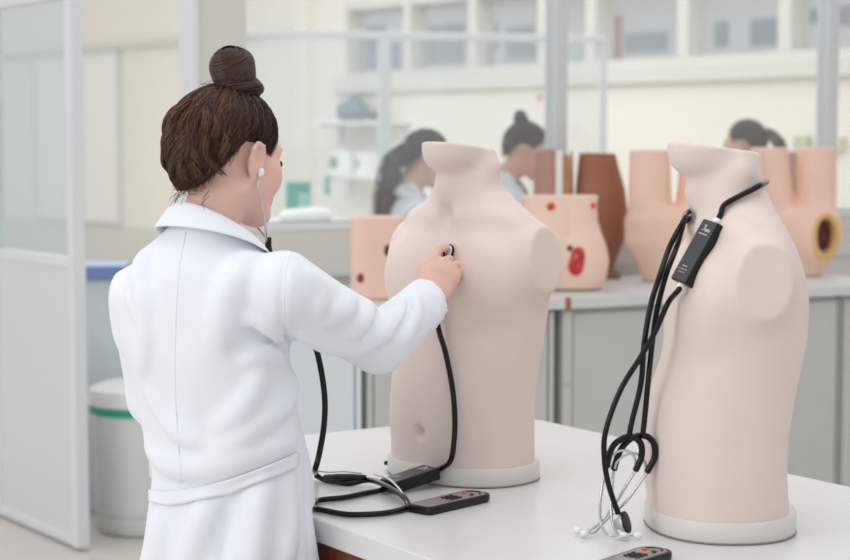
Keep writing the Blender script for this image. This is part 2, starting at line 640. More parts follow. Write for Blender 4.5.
box('wall', (-16, 0, 0), (14, .3, 3.6), M_NB, nb, 0, NB_M)
for (xa, ya, xb, yb) in [(363, 28, 386, 44), (364, 46, 401, 68), (422, 27, 464, 42), (423, 44, 464, 62), (484, 24, 498, 50), (507, 28, 534, 46), (508, 48, 536, 58), (627, 34, 668, 50), (690, 27, 700, 40), (716, 22, 728, 46), (752, 20, 776, 44), (800, 10, 826, 22), (838, 6, 858, 24)]:
    a, z1 = nbs(xa, ya); b, z0 = nbs(xb, yb)
    f = box('window', (a, -.03, z0), (b, .05, z1), M_NBW, nb, 0, NB_M)
a, _ = nbs(604, 20); b, _ = nbs(621, 20)
box('downpipe_panel', (a, -.1, 0), (b, 0, nbs(604, 17)[1]), mat('pale_red_render', 'E0A79E', .8), nb, 0, NB_M)
box('eaves', (-16, -.3, 3.6), (14, .4, 3.8), M_EAVE, nb, 0, NB_M)

# white board on the far wall
wb = thing('whiteboard', 'large pale board with thin grey frame on far wall beyond the open door', 'whiteboard')
a, b = fws(38), fws(120)
zb, zt = pl(118, 222, FW_O, FW_N).z, pl(115, 53, FW_O, FW_N).z
box('board', (a, -.03, zb), (b, 0, zt), mat('board_surface', 'EBEAE2', .4), wb, 0, FW_M)
bm = bmesh.new()
for lo, hi in (((a - .03, -.045, zb - .03), (b + .03, 0, zb)), ((a - .03, -.045, zt), (b + .03, 0, zt + .03)), ((a - .03, -.045, zb), (a, 0, zt)), ((b, -.045, zb), (b + .03, 0, zt))):
    bm_box(bm, lo, hi, 0, FW_M)
obj_bm('frame', bm, M_FRAME2, wb)

# shelves on the far wall
def wall_shelf(py, xa, xb, label):
    t = thing('wall_shelf', label, 'shelf', group='white shelves on the far wall')
    z = pl((xa + xb) / 2, py, FW_O, FW_N).z
    a, b = fws(xa, py), fws(xb, py)
    box('board', (a, -.28, z - .03), (b, 0, z), M_WHITE, t, .003, FW_M)
    for s in (a + .06, b - .08):
        bm = bmesh.new()
        bm_box(bm, (s, -.02, z - .2), (s + .02, 0, z - .03), 0, FW_M)
        bm_box(bm, (s, -.24, z - .05), (s + .02, -.02, z - .03), 0, FW_M)
        obj_bm('bracket', bm, M_FRAME2, t)
    return a, b, z


a, b, z = wall_shelf(121, 338, 411, 'upper white wall shelf carrying a blue-grey bag')
M_BLUEG = mat('blue_grey_cloth', '7F939F', .9, var=.3, scale=9)
s = fws(365, 110)
v = Vol((-.2, -.12, -.02), (.2, .12, .3), .01)
v.add(ell((-.05, 0, .08), (.11, .09, .09))).add(ell((.07, 0, .09), (.08, .09, .1)), .03).add(ell((.04, 0, .16), (.05, .05, .06)), .04).cut((0, 0, -1), (0, 0, .0))
o = vol_obj('cloth_bag', v, M_BLUEG, None, FW_M @ Matrix.Translation((s, -.14, z)))
tag(o, 'lumpy blue-grey cloth bag on the upper wall shelf', 'bag')
s = fws(391, 114)
v = Vol((-.12, -.1, -.02), (.12, .1, .1), .008)
v.add(ell((0, 0, .03), (.09, .07, .04))).add(ell((.02, 0, .06), (.04, .04, .03)), .02).cut((0, 0, -1), (0, 0, 0))
o = vol_obj('folded_glove', v, mat('dark_green_rubber', '56625C', .7), None, FW_M @ Matrix.Translation((s, -.14, z)))
tag(o, 'small dark green lump at the right end of the upper wall shelf', 'glove')
a, b, z = wall_shelf(174, 348, 404, 'lower white wall shelf with white boxes and green labels')
M_GREEN = mat('green_label', '4FA08A', .6)
for k, (xa, xb, yt, lab) in enumerate(((352, 374, 151, 'wider white box with green label on the lower wall shelf'), (379, 394, 152, 'narrower white box at right on the lower wall shelf'))):
    t = thing('storage_box', lab, 'box', group='boxes on the lower wall shelf')
    sa, sb = fws(xa, 165), fws(xb, 165); zt = pl(xa, yt, FW_O, FW_N).z
    box('carton', (sa, -.24, z), (sb, -.04, zt), M_WHITE, t, .006, FW_M)
    box('label_patch', (sa + .02, -.243, z + .05), (sa + (.13 if k == 0 else .05), -.24, zt - .05), M_GREEN, t, 0, FW_M)
s = fws(357, 180)
v = Vol((-.05, -.04, -.16), (.06, .04, .03), .006)
v.add(cap((0, 0, 0), (.005, 0, -.12), .02, .028)).add(cap((0, 0, .0), (.02, 0, .01), .012), .01)
o = vol_obj('hanging_sponge', v, M_GREEN, None, FW_M @ Matrix.Translation((s, -.305, z - .03)))
tag(o, 'small green cloth hanging from the lower wall shelf', 'cloth')

# pipe and small boxes on the far wall
p = [FW_M @ Vector((fws(603), -.03, zz)) for zz in (.9, 1.4, 1.98)]
o = tubes('conduit', [(p, .016)], M_FRAME); tag(o, 'thin white vertical pipe running up the far wall', 'pipe')
for (xa, xb, ya, yb, col, lab) in ((798, 812, 136, 149, 'B9C2A4', 'small greenish box on the far wall left of the right mullion'), (834, 846, 137, 151, 'D8CDB4', 'small beige box on the far wall at right edge')):
    a, b = fws(xa, ya), fws(xb, ya)
    o = box('wall_box', (a, -.05, pl(xa, yb, FW_O, FW_N).z), (b, 0, pl(xa, ya, FW_O, FW_N).z), mat('box_' + col, col, .6), None, .006, FW_M)
    tag(o, lab, 'box')
o = lathe('sticker', [(.026, 0), (.028, .001), (.026, .002)], mat('red_plastic', 'D9705E', .5), None, 16, M=FW_M @ Matrix.Translation((fws(540, 98), -.0, pl(540, 98, FW_O, FW_N).z)) @ Matrix.Rotation(R(90), 4, 'X'))
tag(o, 'tiny red sticker on the far wall above the bending woman', 'sticker')

# cabinet and things standing behind the partition
cb = thing('storage_cabinet', 'low pale cabinet behind the partition under a teal container', 'cabinet')
c = P(298, 222, 8.6)
CBM = frame2((c.x, c.y), PT_A)
box('carcass', (-.34, -.02, 0), (.34, .45, c.z - .03), M_CAB, cb, .004, CBM)
box('top', (-.36, -.05, c.z - .03), (.36, .47, c.z), M_WHITE, cb, .004, CBM)
v = Vol((-.16, -.12, -.02), (.16, .12, .12), .007)
v.add(ell((-.03, 0, .02), (.12, .09, .045))).add(ell((.06, 0, .03), (.08, .08, .035)), .03).cut((0, 0, -1), (0, 0, 0))
o = vol_obj('white_towel', v, M_WHITE, None, CBM @ Matrix.Translation((.10, .10, c.z)))
tag(o, 'white folded towel lying on the low cabinet behind the partition', 'towel')
tc = thing('container', 'teal green plastic container with pale lid behind the partition', 'container')
q = P(298, 205, 8.88)
QM = frame2((q.x, q.y), R(10))
M_TEAL = mat('teal_plastic', '58A99D', .4)
box('tub', (-.058, -.05, c.z), (.058, .05, c.z + .165), M_TEAL, tc, .012, QM)
box('lid', (-.062, -.054, c.z + .165), (.062, .054, c.z + .19), mat('teal_lid', '7DBDB2', .4), tc, .008, QM)
box('label_patch', (-.005, -.0512, c.z + .04), (.05, -.05, c.z + .13), mat('pale_teal_label', '9AD0C8', .5), tc, 0, QM)

# blue topped bench and waste bin through the doorway
bt = thing('bench', 'pale bench with a blue top through the open doorway', 'bench')
e0 = G(118, 280, .93)
EM = frame2((e0.x, e0.y), R(4))
M_BLUE = mat('blue_laminate', '7C93C4', .4)
box('worktop', (-.2, 0, .93), (.03, .32, .985), M_BLUE, bt, .004, EM)
box('front_panel', (-.19, .03, .0), (.05, .30, .93), M_CABW, bt, .004, EM)
box('end_post', (.05, .03, .0), (.085, .30, .93), mat('beige_edge', 'C9BBAC', .6), bt, .003, EM)
bn = thing('waste_bin', 'tall pale grey bin with white lid and green bag rim', 'bin')
bc = G(137, 539, 0); bc = Vector((bc.x, bc.y + .19, 0))
M_BIN = mat('bin_plastic', 'DCE0DC', .45)
lathe('bin_body', [(.17, .004), (.175, .012), (.178, .05), (.181, .052), (.196, .47)], M_BIN, bn, 48, bc)
lathe('foot_ring', [(.176, .07), (.183, .072), (.183, .078), (.176, .08)], mat('bin_ring', 'C4C8C4', .5), bn, 48, bc)
lathe('bag_rim', [(.196, .452), (.203, .455), (.203, .485), (.197, .487)], mat('green_bag', '23A67E', .5), bn, 48, bc)
lathe('lid', [(.204, .485), (.207, .50), (.2, .545), (.15, .565), (.02, .57)], M_WHITE, bn, 48, bc)

# ================================================================ COUNTER AND CABINETS
cA, cB = G(556, 299, .95), G(850, 285.5, .95)
CD = (cB - cA).normalized(); CANG = math.atan2(CD.y, CD.x)
CM = frame2((cA.x, cA.y), CANG)
CN = Vector((-CD.y, CD.x, 0))


def cs(px, py=380):
    return (pl(px, py, cA + CN * .03, CN) - cA).dot(CD)


ct = thing('counter', 'long pale grey worktop carrying the anatomical practice models', 'worktop')
M_TOP = mat('grey_worktop', 'D5D7D5', 0.4, var=.03)
XL, XR = cs(268), cs(905)
box('slab', (XL, 0, .914), (XR, .84, .95), M_TOP, ct, .004, CM)
box('edge_tab', (cs(560.5), -.003, .912), (cs(565.5), .01, .952), mat('orange_brown_tab', 'A9622F', .5), ct, .001, CM)
# upstand at the back of the worktop
box('back_ledge', (cs(720), .80, .95), (XR, .84, 1.0), mat('grey_ledge', 'B9B6AE', .6), ct, .004, CM)


def cabinet(xa, xb, label, material, stile=.04, doors=1, lock=False, stile_r=None):
    stile_r = stile_r or stile
    t = thing('cabinet', label, 'cabinet', group='cabinets under the worktop')
    a, b = xa, xb
    box('carcass', (a, .05, .0), (b, .80, .912), material, t, .002, CM)
    w = (b - a - stile - stile_r) / doors
    box('stile', (a, .03, .06), (a + stile - .003, .05, .905), material, t, .002, CM)
    for d in range(doors):
        x0 = a + stile + d * w
        box('door', (x0 + .003, .034, .06), (x0 + w - .003, .05, .895), material, t, .003, CM)
    box('stile', (b - stile_r + .003, .03, .06), (b, .05, .905), material, t, .002, CM)
    if lock:
        lk = lathe('lock', [(.011, 0), (.011, .004), (.006, .006)], M_STEEL, t, 14, M=CM @ Matrix.Translation((a + .014, .03, .66)) @ Matrix.Rotation(R(90), 4, 'X'))


cabinet(cs(272), cs(361.5), 'bluish white cabinet below the worktop, right behind the woman in the white coat', M_CABW, .02)
cabinet(cs(368), cs(554), 'grey cabinet below the worktop, behind the mannequin being touched', M_CAB, .02, 2)
cabinet(cs(563), cs(839), 'wide grey cabinet with a small lock beside the mannequin with hanging tubes', M_CAB, .04, 1, True, .008)
cabinet(cs(842), cs(905), 'grey cabinet below the worktop at the right edge', M_CAB, .008)
box('gap_shade_sheet', (cs(554) + .004, .3, 0), (cs(563) - .004, .32, .9), M_DARK, ct, 0, CM)  # dark sheet standing in for the shade between the cabinets

# ================================================================ PRACTICE MODELS ON THE COUNTER
M_PEACH = mat('peach_vinyl', 'F3D2BE', .5, var=.04, sss=.05)
M_PINK = mat('pink_vinyl', 'F2CBBA', .5, var=.04, sss=.05)
M_ORPK = mat('orange_pink_vinyl', 'F5CFBC', .5, var=.05, sss=.05)
M_BROWN = mat('brown_vinyl', '9E634C', .45, var=.12, scale=10)
M_MAUVE = mat('mauve_vinyl', 'B8897C', .5)
M_WOUND = mat('wound_red', 'CC1A20', .25, var=.3, scale=60, coat=.4)
M_WOUND2 = mat('sore_red', 'E0402F', .35, var=.3, scale=80)
M_DKRED = mat('dark_red_inside', '5E1410', .35, var=.4, scale=40)
M_YEL = mat('yellow_fat_rim', 'E8BC7C', .45, var=.15, scale=40)
M_CORK = mat('dark_stoma', '2A1A16', .5)
M_BASEW = mat('wooden_base', '8D6A55', .6, var=.2, scale=20)
CT_Z = .9515


def ctr(px, py):
    g = G(px, py, .95)
    return Vector((g.x, g.y, CT_Z)), F_PX / (g.y * CT + .03)


def front_y(V, x, z, r=.004):
    """front-most y of a vertex cloud at (x, z)"""
    m = (np.abs(V[:, 0] - x) < .012) & (np.abs(V[:, 2] - z) < .012)
    return V[m][:, 1].min() if m.any() else V[:, 1].min()


# 1 pink upright block, far left, half hidden by the torso
c, k = ctr(378, 299)
t = thing('wound_model', 'pink upright skin model with a dark red spot at the left', 'model', c, R(10))
v = Vol((-.13, -.1, -.01), (.13, .1, .31), .006)
v.add(loft([0, .28], [.09, .092], [.05, .05], n=3.2)).cut((0, 0, 1), (0, 0, .272), .01)
v.add(ell((0, 0, .27), (.085, .045, .006)), .006)
vol_obj('skin_block', v, M_PINK, t)
for (x, z, rx, rz, m_, nm) in ((-.064, .072, .013, .017, mat('purple_red', '8E2D3A', .4), 'sore'), (.025, .163, .012, .02, M_CORK, 'opening')):
    v = Vol((x - .03, -.08, z - .04), (x + .03, .0, z + .04), .0025)
    yy = -.05 * (1 - (abs(x) / .09) ** 3.2) ** (1 / 3.2)
    v.add(ell((x, yy, z), (rx, .006, rz)))
    vol_obj(nm, v, m_, t)

# 2 peach buttocks model with the red open wound
c, k = ctr(562, 291)
t = thing('buttocks_model', 'peach buttocks model with a big red open wound on the counter', 'model', c + Vector((0, .07, 0)), R(4))
v = Vol((-.20, -.16, -.01), (.20, .13, .36), .005)
W = lambda p_: p_ / k
v.add(loft([0, .03, .1, .17, .24, .30, .335], [W(40), W(44), W(45), W(42), W(37), W(37), W(40)], [.07] * 7, [.08, .085, .095, .09, .08, .07, .065], n=2.8, xc=[.0, .0, .005, .004, 0, -.004, -.006]))
v.add(ell((-.07, -.06, .1), (.075, .05, .1)), .04).add(ell((.075, -.06, .1), (.075, .05, .1)), .04)
v.sub(cap((.012, -.078, .34), (.022, -.090, .20), .007, .009), .014)
v.cut((0, 0, 1), (0, 0, .332), .006).cut((0, 0, -1), (0, 0, .003))
o = vol_obj('body', v, M_PEACH, t)
Vb = np.array([tuple(q.co) for q in o.data.vertices])
yw = front_y(Vb, .042, .10)
v = Vol((-.01, yw - .03, .02), (.1, yw + .04, .18), .003)
v.add(ell((.046, yw + .006, .122), (.026, .014, .034))).add(ell((.038, yw + .006, .088), (.028, .014, .034)), .015)
v.sub(ell((.042, yw - .008, .105), (.012, .008, .035)), .006)
vol_obj('open_wound', v, M_WOUND, t)
v = Vol((.01, yw - .02, .05), (.08, yw + .02, .16), .003)
v.add(cap((.036, yw + .001, .118), (.038, yw + .001, .132), .0055)).add(cap((.034, yw + .001, .082), (.048, yw + .001, .076), .004)).add(cap((.048, yw + .001, .076), (.052, yw + .001, .092), .004), .003)
vol_obj('pale_slough', v, mat('pale_slough', 'E9A98F', .3), t)
for (x, z, rx, rz, m_, nm) in ((.017, .15, .010, .011, M_CORK, 'dark_spot'), (-.045, .293, .016, .016, M_WOUND2, 'sore'), (.105, .296, .010, .012, M_WOUND2, 'sore')):
    yy = front_y(Vb, x, z)
    v = Vol((x - .03, yy - .02, z - .03), (x + .03, yy + .03, z + .03), .0025)
    v.add(ell((x, yy + .003, z), (rx, .006, rz)))
    vol_obj(nm, v, m_, t)

# 3 brown limb on its block
c, k = ctr(602, 279)
t = thing('limb_model', 'dark brown skinned limb model standing behind the buttocks model', 'model', c + Vector((0, .09, 0)))
v = Vol((-.13, -.12, .0), (.13, .12, .56), .006)
H_ = W(127)
v.add(loft([.02, .1 * H_, .3 * H_, .5 * H_, .7 * H_, .9 * H_, H_], [W(15), W(19), W(25), W(27), W(25), W(20), W(18)], [.05, .065, .085, .09, .085, .07, .065], n=2.3, xc=[-.03, -.015, .0, .004, 0, -.01, -.012]))
v.cut((0.03, 0, 1), (0, 0, H_ - .006), .008)
vol_obj('limb', v, M_BROWN, t)
box('base_block', (-.06, -.1, 0), (.07, .1, .024), M_BASEW, t, .004)

# 4 cut-open mauve limb with bone and muscle strips
c, k = ctr(560, 281)
t = thing('cutaway_model', 'mauve limb model cut open with a white and an orange strip', 'model', c + Vector((-.012, .20, 0)), R(-6))
v = Vol((-.11, -.1, .0), (.12, .1, .52), .006)
H_ = W(131)
v.add(loft([0, .3, H_ - .02, H_], [W(21), W(21), W(19.5), W(19)], [.06] * 4, n=2.6)).sub(loft([.12, H_ + .05], [.028, .028], [.2, .2], [.02, .02], yc=[-.06, -.06], n=6, xc=[.036, .036]))
vol_obj('limb', v, M_MAUVE, t)
v = Vol((-.03, -.1, .1), (.06, .02, .5), .004)
v.add(loft([.12, H_ - .006], [.0155, .0155], [.022, .022], yc=[-.042, -.042], n=5, xc=[.0235, .0235])).cut((0, 0, 1), (0, 0, H_ - .004))
vol_obj('bone_strip', v, mat('bone_white', 'EDEAE2', .4), t)
v = Vol((-.0, -.1, .1), (.08, .02, .5), .004)
v.add(loft([.12, H_ - .02], [.0125, .0115], [.020, .020], yc=[-.042, -.042], n=4, xc=[.0515, .0505]))
vol_obj('muscle_strip', v, mat('orange_muscle', 'CE8546', .4, var=.3, scale=40), t)

# 5/6 upturned pelvis models
def pelvis(c, k, label, legs, hip, foot, zc, hipx=0.0, opening=None, group='upturned pelvis models'):
    t = thing('pelvis_model', label, 'model', c, 0, group)
    v = Vol((-.26, -.17, -.005), (.26, .14, .52), .006)
    zf, zh = 0.0, zc
    v.add(loft([zf, zh * .25, zh * .6, zh, zh * 1.2], [foot, foot * 1.25, hip * .95, hip, hip * .72], [.06, .08, .1, .1, .08], n=2.4, xc=[hipx * .6, hipx * .7, hipx, 0, 0]))
    for (xa, xb, rb, top) in legs:
        v.add(cap((xa, 0, zh * .95), (xb, 0, top), rb * 1.10, rb), .024)
        v.cut((0, 0, 1), (0, 0, top), .003) if top == max(l[3] for l in legs) else None
    if opening:
        x, y, z, rx, rz = opening
        rot = Matrix.Rotation(R(28), 3, 'Z')
        v.add(ell((x - .02, y + .03, z), (rx * 1.45, .07, rz * 1.3), rot), .04)
        nrm = rot @ Vector((0, -1, 0))
        v.sub(ell(Vector((x, y, z)) + nrm * .03, (rx * 1.05, .06, rz * 1.05), rot), .004)
    vol_obj('pelvis', v, M_ORPK, t)
    if opening:
        v = Vol((x - .1, y - .12, z - .12), (x + .1, y + .1, z + .12), .0035)
        v.add(ell(Vector((x, y, z)) + nrm * .002, (rx * 1.2, .022, rz * 1.15), rot)).sub(ell(Vector((x, y, z)) + nrm * .012, (rx * .72, .06, rz * .82), rot), .006)
        vol_obj('opening_rim', v, M_YEL, t)
        v = Vol((x - .1, y - .1, z - .12), (x + .1, y + .12, z + .12), .0035)
        v.add(ell(Vector((x, y, z)) - nrm * .022, (rx * .95, .012, rz * .95), rot))
        for dx in (-.012, .004, .016):
            v.add(cap(Vector((x + dx, y, z - rz * .6)) - nrm * .012, Vector((x + dx + .006, y, z + rz * .6)) - nrm * .012, .005), .003)
        vol_obj('opening_inside', v, M_DKRED, t)
    return t


c, k = ctr(661, 281)
W = lambda p_: p_ / k
pelvis(c + Vector((.012, -.01, 0)), k, 'orange-pink upturned pelvis model directly behind the neck of the right mannequin', [(-W(15), -W(16), W(20), W(131)), (W(30), W(34), W(19), W(131))], W(40), W(20), W(62), hipx=-.01)
c, k = ctr(806, 277)
pelvis(c + Vector((0, .08, 0)), k, 'orange-pink upturned pelvis model with a yellow-rimmed dark red opening at right', [(-W(26), -W(35), W(18), W(129)), (W(13), W(13), W(18.5), W(129))], W(36), W(20), W(58), hipx=0.0, opening=(W(17), -.085, W(41), W(17), W(22)))
# brown-grey limb seen between the legs of the last pelvis model
c, k = ctr(798, 268)
t = thing('limb_stump', 'dull mauve limb model seen between the legs of the right pelvis model', 'model', c + Vector((-.02, .12, 0)))
v = Vol((-.09, -.09, 0), (.09, .09, .5), .007)
v.add(loft([0, .2, W(118)], [.05, .06, .055], [.05, .06, .05], n=2.3)).cut((0, 0, 1), (0, 0, W(116)), .006)
vol_obj('limb', v, mat('dull_mauve', 'BFA096', .5), t)

# ================================================================ TABLE
TZ = 0.80
TA = math.atan2(-.839, .545)
TB = Vector((-.839, -.545, 0))
C0 = Vector((.215, 4.411, 0))
TM = frame2(C0, TA)          # x along the long side towards the right foreground, -y towards the woman's side


tb = thing('table', 'white-topped table with red-brown wooden sides under the two mannequins', 'table', (0, 0, 0))
TW, TLN = 1.02, 2.3
ysgn = -1 if (TM.to_3x3() @ Vector((0, -1, 0))).dot(TB) > 0 else 1
ya, yb = sorted((0, ysgn * TW))
def round_top(name, x0, y0, x1, y1, z0, z1, rr, m, parent):
    out = []
    for (cx, cy, r, a0) in ((x1 - .03, y1 - .03, .03, 0), (x0 + rr, y1 - rr, rr, 90), (x0 + rr, y0 + rr, rr, 180), (x1 - .03, y0 + .03, .03, 270)):
        for k in range(13):
            a_ = R(a0 + k * 90 / 12)
            out.append((cx + r * math.cos(a_), cy + r * math.sin(a_)))
    n = len(out); V, Fc = [], []
    e = .002
    for z, sh in ((z0, e), (z0 + e, 0), (z1 - e, 0), (z1, e)):
        for x, y in out:
            V.append(tuple(TM @ Vector((x + (sh if x < (x0 + x1) / 2 else -sh), y + (sh if y < (y0 + y1) / 2 else -sh), z))))
    for i in range(3):
        for k in range(n):
            kn = (k + 1) % n
            Fc.append((i * n + k, i * n + kn, (i + 1) * n + kn, (i + 1) * n + k))
    Fc.append(tuple(range(n))[::-1]); Fc.append(tuple(3 * n + k for k in range(n)))
    o = link_mesh(name, mesh_from(name, V, Fc), m, parent)
    md = o.modifiers.new('es', 'EDGE_SPLIT'); md.split_angle = R(35)
    return o


round_top('tabletop', 0, ya, TLN, yb, TZ - .042, TZ, .13, M_TABLE, tb)
bm = bmesh.new()
bm_box(bm, (.14, ya + .02, .60), (TLN - .03, ya + .045, TZ - .042), 0, TM)
bm_box(bm, (.14, yb - .045, .60), (TLN - .03, yb - .02, TZ - .042), 0, TM)
bm_box(bm, (.14, ya + .045, .60), (.165, yb - .045, TZ - .042), 0, TM)
bm_box(bm, (TLN - .055, ya + .045, .60), (TLN - .03, yb - .045, TZ - .042), 0, TM)
obj_bm('apron', bm, M_WOOD, tb)
for x in (.17, TLN - .12):
    for y in (ya + .05, yb - .11):
        box('leg', (x, y, 0), (x + .06, y + .06, .70), M_WOOD, tb, .004, TM)

# ================================================================ MANNEQUIN TORSOS
TV = None


def torso_mesh():
    v = Vol((-.26, -.2, .02), (.26, .18, .70), .0045)
    v.add(loft([.028, .10, .16, .25, .33, .40, .45, .49, .52, .55, .58, .61, .68],
               [.156, .157, .156, .163, .172, .179, .180, .172, .152, .108, .070, .059, .057],
               [.122, .122, .121, .119, .110, .098, .090, .082, .070, .064, .062, .060, .060],
               [.115, .110, .108, .114, .122, .118, .106, .090, .076, .063, .054, .052, .053],
               [0, 0, -.003, -.010, -.018, -.024, -.026, -.027, -.026, -.024, -.020, -.014, -.008], n=2.25))
    for s in (-1, 1):
        v.add(ell((s * .085, .040, .40), (.082, .036, .07)), .05)      # chest muscle
        v.add(ell((s * .168, -.030, .438), (.060, .043, .060)), .045)     # arm stump
        v.add(ell((s * .045, .07, .15), (.05, .045, .10)), .05)         # belly
        v.add(cap((s * .02, .045, .522), (s * .13, -.005, .515), .012, .012), .03)  # collar bone
        v.add(cap((s * .055, -.02, .62), (s * .015, .04, .53), .014, .012), .03)   # neck muscle
        v.cut((s, 0, .12), (s * .197, 0, .43), .0)
    v.sub(ell((0, .07, .53), (.018, .03, .02)), .03)
    v.sub(cap((0, .112, .43), (0, .117, .34), .006, .008), .04)
    v.sub(ell((0, .128, .100), (.009, .018, .011)), .012)
    v.add(ell((0, .036, .585), (.026, .03, .03)), .03)
    v.add(ell((0, .031, .672), (.057, .066, .046)), .004).add(ell((0, .031, .648), (.056, .065, .044)), .012)              # chin and jaw
    v.add(cap((.052, .02, .68), (.056, -.02, .68), .012), .02).add(cap((-.052, .02, .68), (-.056, -.02, .68), .012), .02)
    v.cut((0, -.13, 1), (0, .10, .672), .002)
    V, Q = v.mesh(2)
    return mesh_from('torso', V, Q)


TORSO_ME = torso_mesh()
TORSO_ME.materials.append(M_TORSO)
TORSO_ME.polygons.foreach_set('use_smooth', [True] * len(TORSO_ME.polygons))


def base_obj(parent):
    n = 72
    prof = [(1.02, .001), (1.035, .004), (1.035, .033), (1.02, .0365)]
    V, Fc = [], []
    for r, z in prof:
        for k in range(n):
            a = 2 * math.pi * k / n
            c_, s_ = math.cos(a), math.sin(a)
            q = (abs(c_) ** 2.25 + abs(s_) ** 2.25) ** (-1 / 2.25)
            V.append((.158 * r * q * c_, .1235 * r * q * s_, z))
    for i in range(len(prof) - 1):
        for k in range(n):
            kn = (k + 1) % n
            Fc.append((i * n + k, i * n + kn, (i + 1) * n + kn, (i + 1) * n + k))
    Fc.append(tuple(range(n))[::-1]); Fc.append(tuple(3 * n + k for k in range(n)))
    o = link_mesh('base', mesh_from('base', V, Fc), M_BASE, parent)
    md = o.modifiers.new('es', 'EDGE_SPLIT'); md.split_angle = R(40)
    # dark rubber line under the base
    V2, F2 = [], []
    for r, z in ((1.0, -.0005), (1.04, 0), (1.04, .0025), (1.0, .003)):
        for k in range(n):
            a = 2 * math.pi * k / n
            c_, s_ = math.cos(a), math.sin(a)
            q = (abs(c_) ** 2.25 + abs(s_) ** 2.25) ** (-1 / 2.25)
            V2.append((.158 * r * q * c_, .1235 * r * q * s_, z + .0006))
    for i in range(3):
        for k in range(n):
            kn = (k + 1) % n
            F2.append((i * n + k, i * n + kn, (i + 1) * n + kn, (i + 1) * n + k))
    link_mesh('rubber_foot', mesh_from('foot', V2, F2), mat('grey_rubber', '8B8782', .7), parent)


def torso(px, py, alpha, label):
    c = G(px, py, TZ)
    t = thing('torso_mannequin', label, 'mannequin', (c.x, c.y, TZ + .0005), R(90 + alpha), 'limbless torso mannequins')
    o = bpy.data.objects.new('torso', TORSO_ME); COL.objects.link(o); o.parent = t
    base_obj(t)
    M = Matrix.Translation(t.location) @ Matrix.Rotation(R(90 + alpha), 4, 'Z')
    bv = BVHTree.FromPolygons([M @ p.co for p in TORSO_ME.vertices], [tuple(p.vertices) for p in TORSO_ME.polygons])
    return t, M, bv


TL_, TL_M, TL_BV = torso(463, 474.5, 46, 'limbless torso mannequin whose chest the woman is touching')
TR_, TR_M, TR_BV = torso(719, 525, 3, 'limbless torso mannequin in the foreground with black tubes hung round its neck')
pin = lathe('base_pin', [(.004, 0), (.0045, .002), (.0045, .007), (.003, .009)], M_BLACK, TL_, 12, M=TL_M.inverted() @ Matrix.Translation(P(388.5, 463, 3.66)) @ Matrix.Rotation(R(-90), 4, 'Y'))


def surf(bv, px, py, off=0.0):
    r = Vector(ray(px, py)).normalized()
    h = bv.ray_cast(Vector((0, 0, CAM_H)), r)
    if h[0] is None: return None, None
    n = h[1].normalized()
    if n.dot(r) > 0: n = -n
    return h[0] + n * off, n


# ================================================================ STETHOSCOPE PARTS
def module(parent, c, L, Wd, N, length, width, thick):
    """black amplifier box; L long axis (pointing to the end carrying the emblem), Wd width axis, N face normal"""
    M = Matrix((L, Wd, N)).transposed().to_4x4(); M.translation = c
    b = box('module_box', (-length / 2, -width / 2, -thick / 2), (length / 2, width / 2, thick / 2 - .0012), M_BLACK, parent, .0025, M)
    box('face_plate', (-length / 2 + .002, -width / 2 + .002, thick / 2 - .0016), (length / 2 - .002, width / 2 - .002, thick / 2), M_DEVTOP, b, .0006, M)
    z = thick / 2 + .0006
    pp = []

    def ln(x0, y0, x1, y1, r=.0007):
        pp.append((np.array([M @ Vector((x0, y0, z)), M @ Vector(((x0 + x1) / 2, (y0 + y1) / 2, z)), M @ Vector((x1, y1, z))]), r))
    e = length / 2
    # handwritten-looking emblem: a tall swan-neck stroke followed by small loops over a bar
    sq = [(e - .020, .008), (e - .0185, .004), (e - .012, .0015), (e - .0095, .0035), (e - .012, .0045), (e - .019, -.0005), (e - .0165, -.003), (e - .0195, -.0045), (e - .0165, -.0065), (e - .0195, -.0085), (e - .017, -.0105), (e - .0195, -.012)]
    q = catmull([(a, b_, 0) for a, b_ in sq], 6)
    pp.append((np.array([M @ Vector((a, b_, z)) for a, b_, _ in q]), .0009))
    ln(e - .0205, -.0005, e - .0205, -.0125, .0009)
    for yy in np.linspace(.0105, -.0095, 9):
        ln(e - .0265, yy, e - .0265, yy - .0017, .0012)
    for x0, half, rr in ((-e + .028, .006, .0011), (-e + .022, .0115, .0007), (-e + .0165, .009, .0006)):
        k = int(half * 2 / .0024)
        for i in range(k):
            yy = half - i * .0024
            ln(x0, yy, x0, yy - .0016, rr)
    tubes('emblem_print', pp[:11], M_PRINT, b, 5)
    tubes('text_print', pp[11:], M_PRINT, b, 5)
    return M


